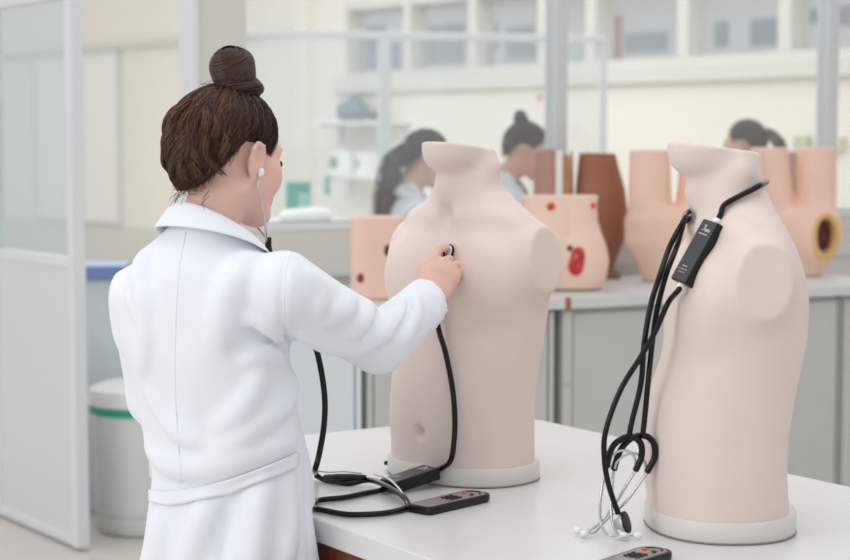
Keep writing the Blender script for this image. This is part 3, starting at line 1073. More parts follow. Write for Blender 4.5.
def remote(A, B, label, width=.048, length=None, side=1):
    d = (B - A); L0 = length or d.length; d.normalize()
    n = Vector((0, 0, 1)); wv = n.cross(d)
    M = Matrix((d, wv, n)).transposed().to_4x4(); M.translation = Vector((A.x, A.y, TZ + .0008))
    t = thing('remote_control', label, 'remote', (0, 0, 0), 0, 'small black remotes on the table')
    h, H = width / 2, .014
    # rounded outline, waisted body
    out = []
    for (cx, cy, a0) in ((L0 - h * .75, h - h * .75, 0), (.008, h * .92 - .008, 90), (.008, -h * .92 + .008, 180), (L0 - h * .75, -h + h * .75, 270)):
        r = h * .75 if cx > .05 else .008
        for k in range(9):
            a = R(a0 + k * 90 / 8)
            out.append((cx + r * math.cos(a), cy + r * math.sin(a)))
    V, Fc = [], []
    m = len(out); cxm = L0 / 2
    for (s, z) in ((.94, 0), (1.0, .004), (1.0, H - .003), (.96, H)):
        for (x, y) in out:
            V.append(tuple(M @ Vector((cxm + (x - cxm) * (1 - (1 - s) * .5), y * s, z))))
    for i in range(3):
        for k in range(m):
            kn = (k + 1) % m
            Fc.append((i * m + k, i * m + kn, (i + 1) * m + kn, (i + 1) * m + k))
    Fc.append(tuple(range(m))[::-1]); Fc.append(tuple(3 * m + k for k in range(m)))
    o = link_mesh('body', mesh_from('remote', V, Fc), M_BLACK, t)
    md = o.modifiers.new('es', 'EDGE_SPLIT'); md.split_angle = R(35)
    V, m2 = [], len(out)
    for z in (H - .0005, H + .0006):
        for (x, y) in out:
            V.append(tuple(M @ Vector((cxm + (x - cxm) * .93 - .002, y * .80, z))))
    Fc = [(k, (k + 1) % m2, m2 + (k + 1) % m2, m2 + k) for k in range(m2)] + [tuple(m2 + k for k in range(m2))]
    link_mesh('face_plate', mesh_from('face', V, Fc), M_REMF, t, False)
    zf = H + .0004
    for i in range(3):
        for j in (-1, 0, 1):
            x = L0 * .45 + i * .0115; y = j * .0105
            lathe('key', [(.0042, 0), (.0044, .0015), (.0038, .0024), (.001, .0027)], M_KEY, t, 14, M=M @ Matrix.Translation((x, y, zf)))
    lathe('key', [(.0042, 0), (.0044, .0015), (.0038, .0024), (.001, .0027)], M_KEY, t, 14, M=M @ Matrix.Translation((L0 * .76, -.011, zf)))
    lathe('power_button', [(.0046, 0), (.0048, .0016), (.004, .0026), (.001, .003)], M_RED, t, 16, M=M @ Matrix.Translation((L0 * .80, .012, zf)))
    arc = [(L0 * .83 + .018 * math.cos(a), .016 * math.sin(a), zf + .0004) for a in np.linspace(-1.35, 1.35, 15)]
    tubes('dark_arc', [(np.array([M @ Vector(p_) for p_ in arc]), .0016)], M_BLACK, t, 6)
    return t


# module and remote beside the left mannequin
ST1 = thing('stethoscope', 'black stethoscope worn by the woman and pressed on the left mannequin', 'stethoscope', (0, 0, 0), 0, 'black amplified stethoscopes')
mh = .024
nl = G(396.5, 494.5, TZ + .001); nr = P(441, 479.5, 3.455)
d1 = (nr - nl); len1 = d1.length; d1.normalize()
w1 = Vector((0, 0, 1)).cross(d1).normalized()
n1 = d1.cross(w1)
cmod = (nl + nr) / 2 + w1 * .0245 + n1 * mh / 2
module(ST1, cmod, d1, w1, n1, len1, .049, mh)
remote(G(418, 506.5, TZ + .014), G(482, 491.5, TZ + .014), 'black remote with grey face and red button lying before the left mannequin', width=.062)
rB = G(661, 548, TZ + .014); rA = G(600, 568, TZ + .014)
remote(rB + (rA - rB).normalized() * .16, rB, 'blurred black remote cut off at the lower edge beside the tubes', width=.062)

RT = .0054
mL = cmod - d1 * (len1 / 2); mR = cmod + d1 * (len1 / 2)
z0 = TZ + RT + .0006
tab = lambda px, py, dz=0: G(px, py, z0) + Vector((0, 0, dz))
loop = [mL + d1 * .004, mL - d1 * .014 + Vector((0, 0, -.003)), tab(364, 493.5), tab(344, 497.5), tab(324, 499.5), tab(317, 501), tab(313.5, 505), tab(316, 508.5), tab(325, 510.5), tab(349, 514.5), tab(381, 513.5), tab(402, 509.5), tab(408, 505), tab(402, 500, .008), tab(386, 492, .012), tab(374, 486, .010), tab(364, 483.5, .006), tab(350, 483.5), tab(336, 482), tab(324, 479.5), tab(317, 478, .004)]
tubes('tubing', [(catmull(loop, 8), RT)], M_RUBBER, ST1, 12)
yk = [tab(325, 480, .006), tab(338, 482.5, .009), tab(352, 482.5, .009), tab(365, 484, .012)]
tubes('yoke', [(catmull(yk, 8), [.005, .0085, .0085, .006])], M_BLACK, ST1, 12)
tubes('spring_strip', [(catmull([tab(314, 476.5, .012), tab(330, 480, .016), tab(345, 481, .019), tab(362, 482, .017)], 6), .0018), (catmull([tab(374, 483.5, .019), tab(388, 489.5, .021), tab(399, 497, .016), tab(405, 502, .008)], 6), .0022)], M_SILVER, ST1, 8)
# lead running up from the module to the chest piece held against the mannequin
HANDC, HN = surf(TL_BV, 448.5, 253)
cable = [mR - d1 * .004, mR + d1 * .012]
for (px, py, off) in ((450, 458, .034), (454, 436, .028), (454.5, 412, .022), (452, 385, .018), (445.5, 352, .02), (439, 330, .024), (435, 305, .034), (436, 283, .036), (441, 266, .03)):
    q, n_ = surf(TL_BV, px, py, 0)
    cable.append(q + Vector((0, -off, 0)))
cable.append(HANDC + HN * .016)
tubes('chest_lead', [(catmull(cable, 8), .0055)], M_RUBBER, ST1, 12)
lathe('lead_sleeve', [(.0048, 0), (.0066, .001), (.0066, .016), (.006, .018)], M_BLACK, ST1, 16, M=Matrix.Translation(mR) @ d1.to_track_quat('Z', 'Y').to_matrix().to_4x4())


def chest_piece(parent, c, n, r=.0175):
    M = Matrix.Translation(c) @ n.to_track_quat('Z', 'Y').to_matrix().to_4x4()
    h = lathe('chest_piece', [(r * .9, .003), (r * .9, .006), (r * .72, .0085), (r * .45, .0115), (r * .42, .017), (r * .3, .0185)], M_SILVER, parent, 32, M=M)
    o = lathe('diaphragm_rim', [(r * .9, 0.0003), (r, .001), (r, .0042), (r * .9, .0052)], M_BLACK, h, 32, M=M)
    return M


chest_piece(ST1, HANDC + HN * .0008, HN)

# ---- second stethoscope, hung round the right mannequin's neck
ST2 = thing('stethoscope', 'black stethoscope hung round the neck of the right mannequin', 'stethoscope', (0, 0, 0), 0, 'black amplified stethoscopes')
nF = Vector((-math.cos(R(14)), -math.sin(R(14)), 0))
q, n2 = surf(TR_BV, 699, 252)
L2 = (P(710, 221.5, q.y + .004) - P(677.5, 280, q.y - .008)).normalized()
nMod = Vector((-math.cos(R(30)), -math.sin(R(30)), .12))
nMod = (nMod - L2 * nMod.dot(L2)).normalized()
W2 = nMod.cross(L2).normalized()
len2 = .116
mc = P(694, 250.5, q.y - .026) - nMod * .012
module(ST2, mc, L2, W2, nMod, len2, .042, .024)
top2, bot2 = mc + L2 * len2 / 2, mc - L2 * len2 / 2
for e_, s_ in ((top2, 1), (bot2, -1)):
    lathe('connector', [(.006, -.003), (.0068, 0), (.0068, .007), (.0055, .0095)], M_EARTIP, ST2, 16, M=Matrix.Translation(e_) @ (L2 * s_).to_track_quat('Z', 'Y').to_matrix().to_4x4())
nc = TR_M @ Vector((0, -.016, .60))


def ring(ang, r, z):
    return Vector((nc.x + r * math.cos(ang), nc.y + r * math.sin(ang), z))


zr, zl = P(761, 182, nc.y).z, P(693, 212, nc.y).z
wrapR = [top2 + L2 * .004, top2 + L2 * .018]
for (px, py) in ((726, 208), (738, 200), (750, 191), (757, 186)):
    s_, n_ = surf(TR_BV, px, py, .008)
    wrapR.append(s_)
back = [ring(0.25, .064, zr), ring(.8, .070, zr - .003), ring(1.57, .074, zr - .016), ring(2.4, .074, zl + .008), ring(3.05, .078, zl - .003)]
def aired(lst, Ydef):
    out = []
    for (px, py, off) in lst:
        s_, n_ = surf(TR_BV, px, py, off)
        if s_ is None or off is None or s_.y > Ydef + .16:
            out.append(P(px, py, Ydef))
        else:
            out.append(s_)
    return out
YD = nc.y - .075
down1 = aired([(683, 222, .008), (670, 246, .012)], nc.y - .035) + [P(659, 278, YD), P(650.5, 306, YD), P(644, 345, YD), P(641, 383, YD), P(632, 421, YD), P(629, 437, YD)]
down2 = aired([(688, 223, .008), (677, 246, .010)], nc.y - .03) + [P(666, 275, YD + .012), P(657, 310, YD + .012), P(652, 345, YD + .006), P(648, 383, YD), P(645, 415, YD), P(642.5, 437, YD)]
back2 = [p_ + Vector((0, 0, -.0125)) for p_ in back]
RT2 = .0049
tubes('tubing', [(catmull(wrapR + back + down1, 8), RT2)], M_RUBBER, ST2, 12)
tubes('tubing', [(catmull(back2[1:] + down2, 8), RT2)], M_RUBBER, ST2, 12)
YE = YD - .015
low = [bot2 - L2 * .003, bot2 - L2 * .014, P(668, 303, YD), P(655, 332, YD - .012), P(640, 358, YD - .014), P(620, 391, YE), P(605.5, 432, YE), P(604.5, 460, YE), P(608, 482, YE), P(614, 502, YE), P(618.5, 514, YE)]
tubes('lead', [(catmull(low, 8), RT2)], M_RUBBER, ST2, 12)
o4 = lambda u, v_: (570 + u / 4, 420 + v_ / 4)
def yarc(pts, Y):
    return [P(*o4(u, v_), Y) for u, v_ in pts]
arms = [
    (yarc([(236, 66), (215, 72), (180, 95), (160, 130), (148, 175), (150, 190)], YD), 'a'),
    (yarc([(236, 66), (262, 72), (285, 100), (285, 150), (262, 203)], YD - .004), 'b'),
    (yarc([(290, 62), (315, 70), (337, 100), (338, 150), (308, 210)], YD - .004), 'c'),
    (yarc([(290, 62), (262, 66), (225, 90), (195, 135), (175, 200)], YD + .01), 'd')]
tubes('binaural_arms', [(catmull(p_, 8), .0056) for p_, _ in arms], M_RUBBER, ST2, 12)


def ez(px, py): return G(px, py, TZ + .008)
ear = [
    [P(*o4(262, 203), YD - .004), P(*o4(235, 245), YD - .004), P(*o4(190, 320), YD), P(*o4(130, 400), YD + .01), ez(*o4(80, 440)), ez(*o4(48, 440))],
    [P(*o4(308, 210), YD - .004), P(*o4(280, 250), YD - .004), P(*o4(225, 325), YD - .002), P(*o4(150, 395), YD + .005), ez(*o4(100, 448)), ez(*o4(70, 452))],
    [P(*o4(150, 190), YD), P(*o4(132, 250), YD), P(*o4(120, 340), YD - .005), P(*o4(125, 420), YD - .008), ez(*o4(155, 460)), ez(*o4(195, 462))],
    [P(*o4(175, 200), YD + .01), P(*o4(170, 250), YD + .008), P(*o4(165, 340), YD - .004), P(*o4(172, 420), YD - .02), ez(*o4(205, 466)), ez(*o4(258, 462))]]
for e_ in ear:
    et = tubes('ear_tube', [(catmull(e_, 8), [.0028, .0026, .0022, .0020])], M_STEEL, ST2, 10)
    dirv = (e_[-1] - e_[-2]).normalized()
    lathe('ear_tip', [(.002, -.002), (.0048, .001), (.0062, .006), (.0055, .011), (.003, .014)], M_EARTIP, et, 18, M=Matrix.Translation(e_[-1]) @ dirv.to_track_quat('Z', 'Y').to_matrix().to_4x4())
spr = [yarc([(160, 190), (165, 150), (195, 125), (232, 125), (258, 150), (262, 190)], YD + .002), yarc([(178, 195), (190, 165), (225, 140), (265, 135), (298, 165), (306, 200)], YD + .004)]
tubes('spring_strip', [(catmull(s_, 8), .0022) for s_ in spr], M_SILVER, ST2, 8)
cpn = Vector((.72, -.30, .25)).normalized()
ccp = P(626.5, 522, YE)
M = Matrix.Translation(ccp) @ (-cpn).to_track_quat('Z', 'Y').to_matrix().to_4x4()
h_ = lathe('chest_piece', [(.0172, .0015), (.0172, .004), (.0155, .008), (.0105, .014), (.0085, .020), (.006, .023)], M_SILVER, ST2, 32, M=M)
lathe('diaphragm_rim', [(.017, -.0015), (.0192, -.001), (.0192, .0024), (.017, .0032)], M_BLACK, h_, 32, M=M)

# ================================================================ PEOPLE
def smoothstep(a, b, x):
    t = np.clip((x - a) / (b - a), 0, 1)
    return t * t * (3 - 2 * t)


def rotz_for(phi):
    return R(phi - 90)


def head_arrays(h, ears=True):
    """head and neck; x right, y forward, z up; origin between the ears"""
    v = Vol((-.11, -.14, -.24), (.11, .14, .16), h)
    v.add(ell((0, -.014, .044), (.0715, .086, .071)))
    v.add(ell((0, .030, -.012), (.060, .062, .082)), .03)
    for s in (-1, 1):
        v.add(cap((s * .054, .004, -.045), (s * .024, .066, -.086), .017, .016), .025)
        v.add(ell((s * .040, .056, -.022), (.026, .026, .030)), .025)
        v.add(cap((s * .012, .085, .026), (s * .044, .066, .028), .009, .009), .015)
        v.sub(ell((s * .031, .096, .006), (.017, .014, .012)), .014)
        v.add(ell((s * .0305, .0745, .005), (.0125, .0115, .0115)), .003)
    v.add(ell((0, .074, -.088), (.021, .018, .018)), .025)
    v.add(cap((0, .088, .012), (0, .106, -.022), .0075, .0095), .012)
    for s in (-1, 1):
        v.add(ell((s * .0105, .094, -.026), (.008, .010, .007)), .008)
    v.add(ell((0, .078, -.052), (.026, .016, .02)), .018)
    v.add(cap((-.018, .087, -.049), (.018, .087, -.049), .0045), .006).add(cap((-.015, .088, -.058), (.015, .088, -.058), .005), .006)
    v.sub(cap((-.02, .094, -.0535), (.02, .094, -.0535), .0025), .004)
    v.add(cap((0, -.020, -.03), (0, -.022, -.22), .047, .051), .03)
    v.add(cap((.03, -.02, -.05), (.012, .012, -.2), .018, .014), .02).add(cap((-.03, -.02, -.05), (-.012, .012, -.2), .018, .014), .02)
    if ears:
        for s in (-1, 1):
            rim = [(.070, .010, -.006), (.074, .012, .014), (.079, .004, .030), (.083, -.010, .033), (.085, -.020, .022), (.083, -.021, .004), (.078, -.013, -.014), (.073, -.003, -.027), (.070, .004, -.022)]
            rim = [(s * x, y + .007, z - .004) for x, y, z in rim]
            v.add(ell((s * .074, .001, .0), (.007, .016, .028)), .008)
            chain(v, rim, [.0042, .0042, .0045, .0046, .0046, .0046, .005, .0058, .004], .003)
            v.sub(ell((s * .083, .004, .004), (.007, .009, .016)), .004)
            v.add(cap((s * .079, -.003, .016), (s * .079, -.005, -.008), .003), .004)
            v.add(ell((s * .076, .015, -.008), (.004, .004, .006)), .003)
    return v.mesh(2)


def join_arrays(parts):
    VV, QQ, off = [], [], 0
    for V, Q, M in parts:
        Mn = np.array(M)
        VV.append(V @ Mn[:3, :3].T + Mn[:3, 3]); QQ.append(Q + off); off += len(V)
    return np.concatenate(VV), np.concatenate(QQ)


def hand_arrays(wrist, knuckles, pips, tips, thumb, elbow, h=.0024, r0=.0092):
    pts = [wrist, elbow] + list(knuckles) + list(pips) + list(tips) + list(thumb)
    near = [p for p in pts if p is not elbow]
    lo = np.min(np.array(near), 0) - .05; hi = np.max(np.array(near), 0) + .05
    v = Vol(lo, hi, h)
    fo = Vector(elbow) - Vector(wrist); fo.normalize()
    v.add(cap(Vector(wrist) + fo * .2, wrist, .034, .023))
    kx = [Vector(k) for k in knuckles]
    for i, k in enumerate(kx):
        b = Vector(wrist).lerp(k, .25) + (k - (kx[1] + kx[2]) / 2) * .35
        v.add(cap(b, k, .0155, .0118), .012)
    for i in range(3):
        v.add(cap(kx[i].lerp(Vector(wrist), .25), kx[i + 1].lerp(Vector(wrist), .25), .0125), .012)
    for i in range(4):
        r = r0 * (1, 1.0, .95, .86)[i]
        v.add(cap(knuckles[i], pips[i], r * 1.1, r), .0025)
        v.add(cap(pips[i], tips[i], r, r * .86), .0012)
        v.add(ell(knuckles[i], (r * 1.2,) * 3), .006)
    v.add(cap(thumb[0], thumb[1], .0165, .0125), .014)
    v.add(cap(thumb[1], thumb[2], .0115, .0102), .005)
    v.add(cap(thumb[2], thumb[3], .0102, .0085), .003)
    V, Q = v.mesh(1)
    return V, Q


def coat_profile():
    return dict(zs=[.46, .75, .88, 1.0, 1.1, 1.19, 1.24, 1.275, 1.305, 1.335, 1.365],
                a=[.235, .168, .148, .150, .154, .156, .148, .126, .088, .058, .050],
                bf=[.17, .150, .142, .130, .122, .112, .098, .080, .062, .052, .048],
                bb=[.17, .124, .110, .112, .116, .112, .104, .088, .068, .056, .050],
                yc=[.020, .036, .038, .018, .0, -.006, -.008, -.010, -.012, -.012, -.010],
                xc=[.012, .013, .011, .006, .002, 0, .002, .008, .016, .022, .024])


def hair_strands(n, rng, start_fn, end_dir, cen, rad_fn, lift_fn, r=.0011, steps=16, jitter=.05):
    VV, FF, off = [], [], 0
    ps = []
    for i in range(n):
        d0 = start_fn(rng)
        if d0 is None: continue
        d1 = Vector(end_dir) + Vector((rng.gauss(0, jitter), rng.gauss(0, jitter), rng.gauss(0, jitter)))
        d0 = (Vector(d0) + Vector((rng.gauss(0, .03), rng.gauss(0, .03), rng.gauss(0, .03)))).normalized(); d1.normalize()
        om = math.acos(max(-1, min(1, d0.dot(d1))))
        if om < .05: continue
        bad = False
        ph = rng.random() * 6.28; am = .03 * math.sin(9 * d0[0] + 8 * d0[2]) + rng.gauss(0, .006); off_r = rng.random() * .0035
        side = d0.cross(d1).normalized()
        path = []
        for k in range(steps):
            t = k / (steps - 1)
            d = (d0 * math.sin((1 - t) * om) + d1 * math.sin(t * om)) / math.sin(om)
            d = (d + side * (am * math.sin(t * math.pi) + .006 * math.sin(ph + 7 * t))).normalized()
            path.append(Vector(cen) + d * (rad_fn(d) + off_r + lift_fn(d, t, ph)))
            q = path[-1]
            if abs(q.x) > .05 and -.036 < q.y < .027 and -.05 < q.z < .024: bad = True
        if bad: continue
        ps.append((np.array([tuple(p) for p in path]), [r * .6, r, r, r * .8]))
    return ps


def strand_mat(name, dark, light, rough=.38):
    m = bpy.data.materials.new(name); m.use_nodes = True
    nt = m.node_tree; b = nt.nodes['Principled BSDF']
    b.inputs['Roughness'].default_value = rough
    b.inputs['Specular IOR Level'].default_value = .45
    g = nt.nodes.new('ShaderNodeNewGeometry')
    rp = nt.nodes.new('ShaderNodeValToRGB')
    rp.color_ramp.elements[0].color = lin(dark); rp.color_ramp.elements[1].color = lin(light)
    rp.color_ramp.elements[0].position = .25
    nt.links.new(g.outputs['Random Per Island'], rp.inputs['Fac'])
    nt.links.new(rp.outputs['Color'], b.inputs['Base Color'])
    return m


M_HAIR = strand_mat('dark_brown_hair', '2A1913', '553324')
M_HAIRL = strand_mat('lighter_brown_hair', '3E271C', '74492F')
M_HAIRCAP = mat('hair_base', '2A1A15', .6, var=.4, scale=60)
M_HAIRB = strand_mat('black_brown_hair', '221D1C', '3A312F', .5)
M_HAIRBCAP = mat('hair_base_black', '2B2624', .6)
M_HAIRC = strand_mat('mid_brown_hair', '32261F', '54412F', .5)
M_HAIRCCAP = mat('hair_base_brown', '3A2D25', .6)
M_BROW = mat('eyebrow_hair', '3A2820', .8)
M_EYE = mat('eye_white', 'E9E6E2', .2)
M_IRIS = mat('brown_iris', '3B261B', .2)
M_LIP = mat('lips', 'C27F74', .4)

HC = (0.0, -.016, .040)


def _cap_base(s):
    base = ell(HC, (.0790, .088, .080))
    back = ell((0, -.060, -.002), (.064, .038 + .008 * s, .078))
    def fn(X, Y, Z):
        d = base[0](X, Y, Z); d2 = back[0](X, Y, Z); k = .03
        d = np.minimum(d, d2) - np.maximum(k - np.abs(d - d2), 0) ** 2 / (4 * k)
        # comb marks: shallow flutes that converge on the bun
        return d + .0012 * np.sin(34 * np.arctan2(X, Y + .010))
    return fn


def _cap_mask(X, Y, Z):
    A = ((Y + .013) * .135 - (Z - .050) * .08) / .157
    B = .030 - Z
    F = Y - .060 - .32 * (Z - .05)
    side = np.maximum(np.maximum(np.abs(Y - .043) - .015, np.abs(Z - .026) - .034), .045 - np.abs(X))
    return np.maximum(np.minimum(np.minimum(A, B), side), F)


class Scalp:
    """hair volume: full shape for combing along, cut shape for the hair itself"""
    def __init__(self, s, h=.0045):
        fn = _cap_base(s)
        v = Vol((-.12, -.16, -.13), (.12, .12, .17), h)
        v.op((fn, (-.12, -.15, -.12), (.12, .11, .16)), 0)
        Vf, Qf = v.mesh(1)
        self.bv = BVHTree.FromPolygons([tuple(p) for p in Vf], [tuple(q) for q in Qf])
        v = Vol((-.12, -.16, -.13), (.12, .12, .17), h)
        v.op((lambda X, Y, Z: np.maximum(fn(X, Y, Z), _cap_mask(X, Y, Z)), (-.12, -.15, -.12), (.12, .11, .16)), 0)
        self.V, self.Q = v.mesh(2)
        c = np.array(HC)
        self.starts = []
        for p in self.V:
            d = Vector(p - c)
            r = self.rad(d.normalized())
            if d.length > r - .006: self.starts.append(d.normalized())

    def rad(self, d):
        hit = self.bv.ray_cast(Vector(HC), d)
        return hit[3] if hit[0] is not None else .09


def face_children(parent, HM, full=True):
    for s in (-1, 1):
        e = lathe('eye', [(.0002, -.0105), (.006, -.0088), (.0098, -.004), (.0105, 0), (.0098, .004), (.0062, .0084), (.0002, .0105)], M_EYE, parent, 20, M=HM @ Matrix.Translation((s * .0305, .0775, .0055)) @ Matrix.Rotation(R(-90), 4, 'X'))
        lathe('iris', [(.0001, .0098), (.0052, .0092), (.0056, .0086), (.0001, .0112)], M_IRIS, e, 16, M=HM @ Matrix.Translation((s * .0305, .0777, .0050)) @ Matrix.Rotation(R(-90), 4, 'X'))
        pts = [HM @ Vector((s * x, y, z)) for x, y, z in ((.014, .091, .027), (.026, .0885, .031), (.038, .081, .031), (.049, .070, .026))]
        tubes('eyebrow', [(catmull(pts, 5), [.0016, .0026, .0024, .001])], M_BROW, parent, 8)
        pts = [HM @ Vector((s * x, y, z)) for x, y, z in ((.019, .086, .008), (.027, .0885, .0120), (.036, .0865, .0105), (.044, .0815, .005), (.0475, .080, .003))]
        tubes('eyelashes', [(catmull(pts, 5), [.0008, .0016, .002, .0014])], M_BROW, parent, 6)
    pts = [HM @ Vector(p) for p in ((-.021, .0845, -.053), (-.008, .0925, -.0505), (0, .093, -.0515), (.008, .0925, -.0505), (.021, .0845, -.053))]
    pts2 = [HM @ Vector(p) for p in ((-.019, .085, -.055), (0, .0935, -.0595), (.019, .085, -.055))]
    tubes('lips', [(catmull(pts, 5), [.001, .0035, .0035, .001])], M_LIP, parent, 8)
    tubes('lips', [(catmull(pts2, 5), [.001, .004, .001])], M_LIP, parent, 8)


# ---------------------------------------------------------------- the woman with the stethoscope
BP = Vector((-.385, 3.15, 0)); PHI_B = 50
BM = Matrix.Translation(BP) @ Matrix.Rotation(rotz_for(PHI_B), 4, 'Z')
BI = BM.inverted()
hp = P(229, 160, 3.15)
HM = Matrix.Translation(hp) @ Matrix.Rotation(rotz_for(42), 4, 'Z') @ Matrix.Rotation(R(-10), 4, 'X')

woman = thing('person', 'woman in white coat with hair bun holding a stethoscope to the mannequin', 'person', BP)
woman_inv = Matrix.Translation(-BP)


def wch(o):
    """parent under the woman's empty, keeping world placement"""
    o.parent = woman
    o.matrix_parent_inverse = woman_inv
    return o


YT = HANDC.y
sh_r, el_r, wr_r = P(282, 290, 3.045), P(379, 343, 3.235), P(433, 298, YT - .11)
sh_l, el_l, wr_l = P(146, 297, 3.24), P(158, 398, 3.28), P(208, 390, 3.42)
knuck = [P(431, 263, YT - .058), P(441, 263, YT - .052), P(449.5, 267.5, YT - .048), P(456, 274, YT - .045)]
pips = [P(439, 249.5, YT - .034), P(449, 259, YT - .030), P(457, 265, YT - .028), P(463.5, 271.5, YT - .027)]
tips = [P(446.5, 247, YT - .016), P(451.5, 264.5, YT - .015), P(458, 271, YT - .015), P(462.5, 277, YT - .015)]
thumb = [P(426, 286, YT - .092), P(424, 270, YT - .060), P(430, 259, YT - .034), P(439, 255, YT - .018)]
Vh, Qh = hand_arrays(wr_r, knuck, pips, tips, thumb, el_r, h=.0021, r0=.0086)
hl = BM.to_3x3()
wl_d = (wr_l - el_l).normalized(); wl_u = Vector((0, 0, 1)); wl_s = wl_d.cross(wl_u).normalized(); wl_u = wl_s.cross(wl_d)
def loc(f, u, sd): return wr_l + wl_d * f + wl_u * u + wl_s * sd
kl = [loc(.080, .030, 0), loc(.084, .010, -.003), loc(.080, -.010, -.002), loc(.072, -.027, .002)]
pl_ = [loc(.115, .032, .018), loc(.120, .011, .018), loc(.115, -.010, .018), loc(.102, -.029, .018)]
tl_ = [loc(.108, .030, .046), loc(.112, .010, .048), loc(.108, -.009, .046), loc(.096, -.027, .042)]
th_ = [loc(.025, .025, .008), loc(.055, .045, .020), loc(.080, .046, .036), loc(.100, .040, .044)]
Vh2, Qh2 = hand_arrays(wr_l, kl, pl_, tl_, th_, el_l, h=.003)
Vd, Qd = head_arrays(.0032)
I4 = Matrix.Identity(4)
# trunk, arms and legs under the clothes
v = Vol((-.32, -.22, .0), (.34, .5, 1.34), .010)
v.add(loft([.72, .86, .98, 1.1, 1.2, 1.26, 1.3], [.11, .11, .115, .12, .125, .10, .07], [.07, .075, .08, .09, .085, .065, .045], yc=[.045, .04, .005, -.005, -.01, -.014, -.016]))
for pts, rs in (((sh_r, el_r, wr_r), (.046, .038, .024)), ((sh_l, el_l, wr_l), (.046, .038, .024))):
    chain(v, [BI @ p for p in pts], rs, .02)
for s in (-1, 1):
    chain(v, [(s * .07, .035, .78), (s * .085, .015, .44), (s * .085, -.01, .08), (s * .085, .06, .03)], [.062, .052, .04, .03], .03)
v.add(cap((.015, -.02, 1.2), (.025, -.018, 1.30), .046), .03)
Vb_, Qb_ = v.mesh(1)
V, Q = join_arrays([(Vd, Qd, HM), (Vh, Qh, I4), (Vh2, Qh2, I4), (Vb_, Qb_, BM)])
body = wch(link_mesh('body', mesh_from('body', V, Q), M_SKIN))
face = wch(bpy.data.objects.new('face', bpy.data.meshes.new('face'))) if False else woman
n0 = set(bpy.data.objects)
face_children(None, HM)
for o in set(bpy.data.objects) - n0:
    if o.parent is None: wch(o)


# ---- lab coat
def coat_vol():
    v = Vol((-.36, -.26, .45), (.38, .52, 1.40), .0052)
    v.add(loft(n=2.25, **coat_profile()))
    r_ = [BI @ p for p in (sh_r, el_r, wr_r)]
    l_ = [BI @ p for p in (sh_l, el_l, wr_l)]
    cuff_r = r_[2].lerp(r_[1], .13)
    v.add(cap(r_[0], r_[1], .067, .053), .030)
    v.add(cap(r_[1], cuff_r, .053, .048), .012)
    v.add(cap(l_[0], l_[1], .064, .056), .035)
    v.add(cap(l_[1], l_[2].lerp(l_[1], .06), .054, .045), .012)
    # flat cut at the cuffs, hollow sleeve ends
    for a, b in ((r_[1], r_[2]), (l_[1], l_[2])):
        d = (b - a).normalized(); c = b.lerp(a, .10)
        v.op((lambda X, Y, Z, d=d, c=c: -((X - c.x) * d.x + (Y - c.y) * d.y + (Z - c.z) * d.z), c - Vector((.075,) * 3), c + Vector((.075,) * 3)), 0, 's')
        v.sub(cap(c - d * .035, c + d * .03, .0385, .040), .004)
    v.op((lambda X, Y, Z: (Z - 1.306 + .62 * (Y + .008)) / 1.18, (-.10, -.10, 1.24), (.125, .12, 1.42)), 0, 'i')
    v.sub(cap((.025, -.014, 1.31), (.027, -.010, 1.42), .046, .048), .004)
    # the cloth is pressed flat where she leans on the table edge
    e_ = BI @ Vector((-.182, 3.145, .78)); n_ = BI.to_3x3() @ (-TB)
    v.op((lambda X, Y, Z: np.maximum(-((X - e_.x) * n_.x + (Y - e_.y) * n_.y) - .004, np.abs(Z - .70) - .115), (-.3, .0, .55), (.3, .3, .86)), .02, 's')
    return v


COATV = coat_vol()
Vc, Qc = COATV.mesh(1)
Mn = np.array(BM)
BVC = BVHTree.FromPolygons([tuple(p) for p in (Vc @ Mn[:3, :3].T + Mn[:3, 3])], [tuple(q) for q in Qc])
# cloth folds: (pixels along the fold, radius, sink below the surface, blend)
folds = [
    ([(287, 346), (268, 330), (240, 316)], .010, .006, .022),
    ([(288, 352), (270, 352), (246, 362)], .008, .005, .020),
    ([(296, 372), (282, 404), (250, 432), (214, 452)], .012, .007, .028),
    ([(262, 372), (246, 404), (216, 430)], .009, .006, .026),
    ([(150, 392), (172, 426), (205, 446)], .008, .006, .024),
    ([(141, 440), (165, 462), (200, 468), (250, 456), (292, 438)], .012, .006, .026),
    ([(206, 505), (198, 530), (190, 562)], .012, .006, .03),
    ([(262, 486), (256, 520), (258, 562)], .012, .006, .03),
    ([(160, 515), (158, 562)], .010, .006, .03),
    ([(288, 480), (290, 520), (286, 560)], .009, .005, .025),
    ([(120, 262), (116, 300), (122, 345)], .008, .005, .025),
    ([(130, 300), (146, 330), (142, 372)], .008, .005, .025),
    ([(150, 240), (140, 275), (146, 310)], .007, .005, .03),
    ([(246, 258), (226, 300), (222, 340)], .008, .006, .035),
    ([(372, 301), (366, 318), (352, 333)], .010, .005, .018),
    ([(404, 300), (394, 322), (376, 344)], .011, .005, .018),
    ([(352, 296), (344, 310), (326, 320)], .008, .005, .020),
    ([(300, 334), (330, 346), (366, 352)], .009, .006, .022),
    ([(416, 298), (414, 318), (404, 342)], .009, .005, .016),
    ([(310, 272), (322, 290), (320, 312)], .008, .005, .02),
    ([(430, 292), (440, 302), (438, 322), (428, 342)], .006, .003, .010),
]
grooves = [
    ([(286, 258), (282, 290), (283, 322), (288, 346)], .004, -.001, .006),
    ([(384, 300), (378, 318), (366, 336)], .004, -.002, .012),
    ([(410, 300), (406, 316), (396, 334)], .004, -.002, .010),
    ([(292, 358), (272, 340), (252, 330)], .004, -.002, .012),
    
    ([(301, 352), (297, 390), (302, 430), (306, 470), (310, 556)], .0035, -.001, .008),
    ([(232, 500), (224, 530), (222, 562)], .004, -.002, .02),
]


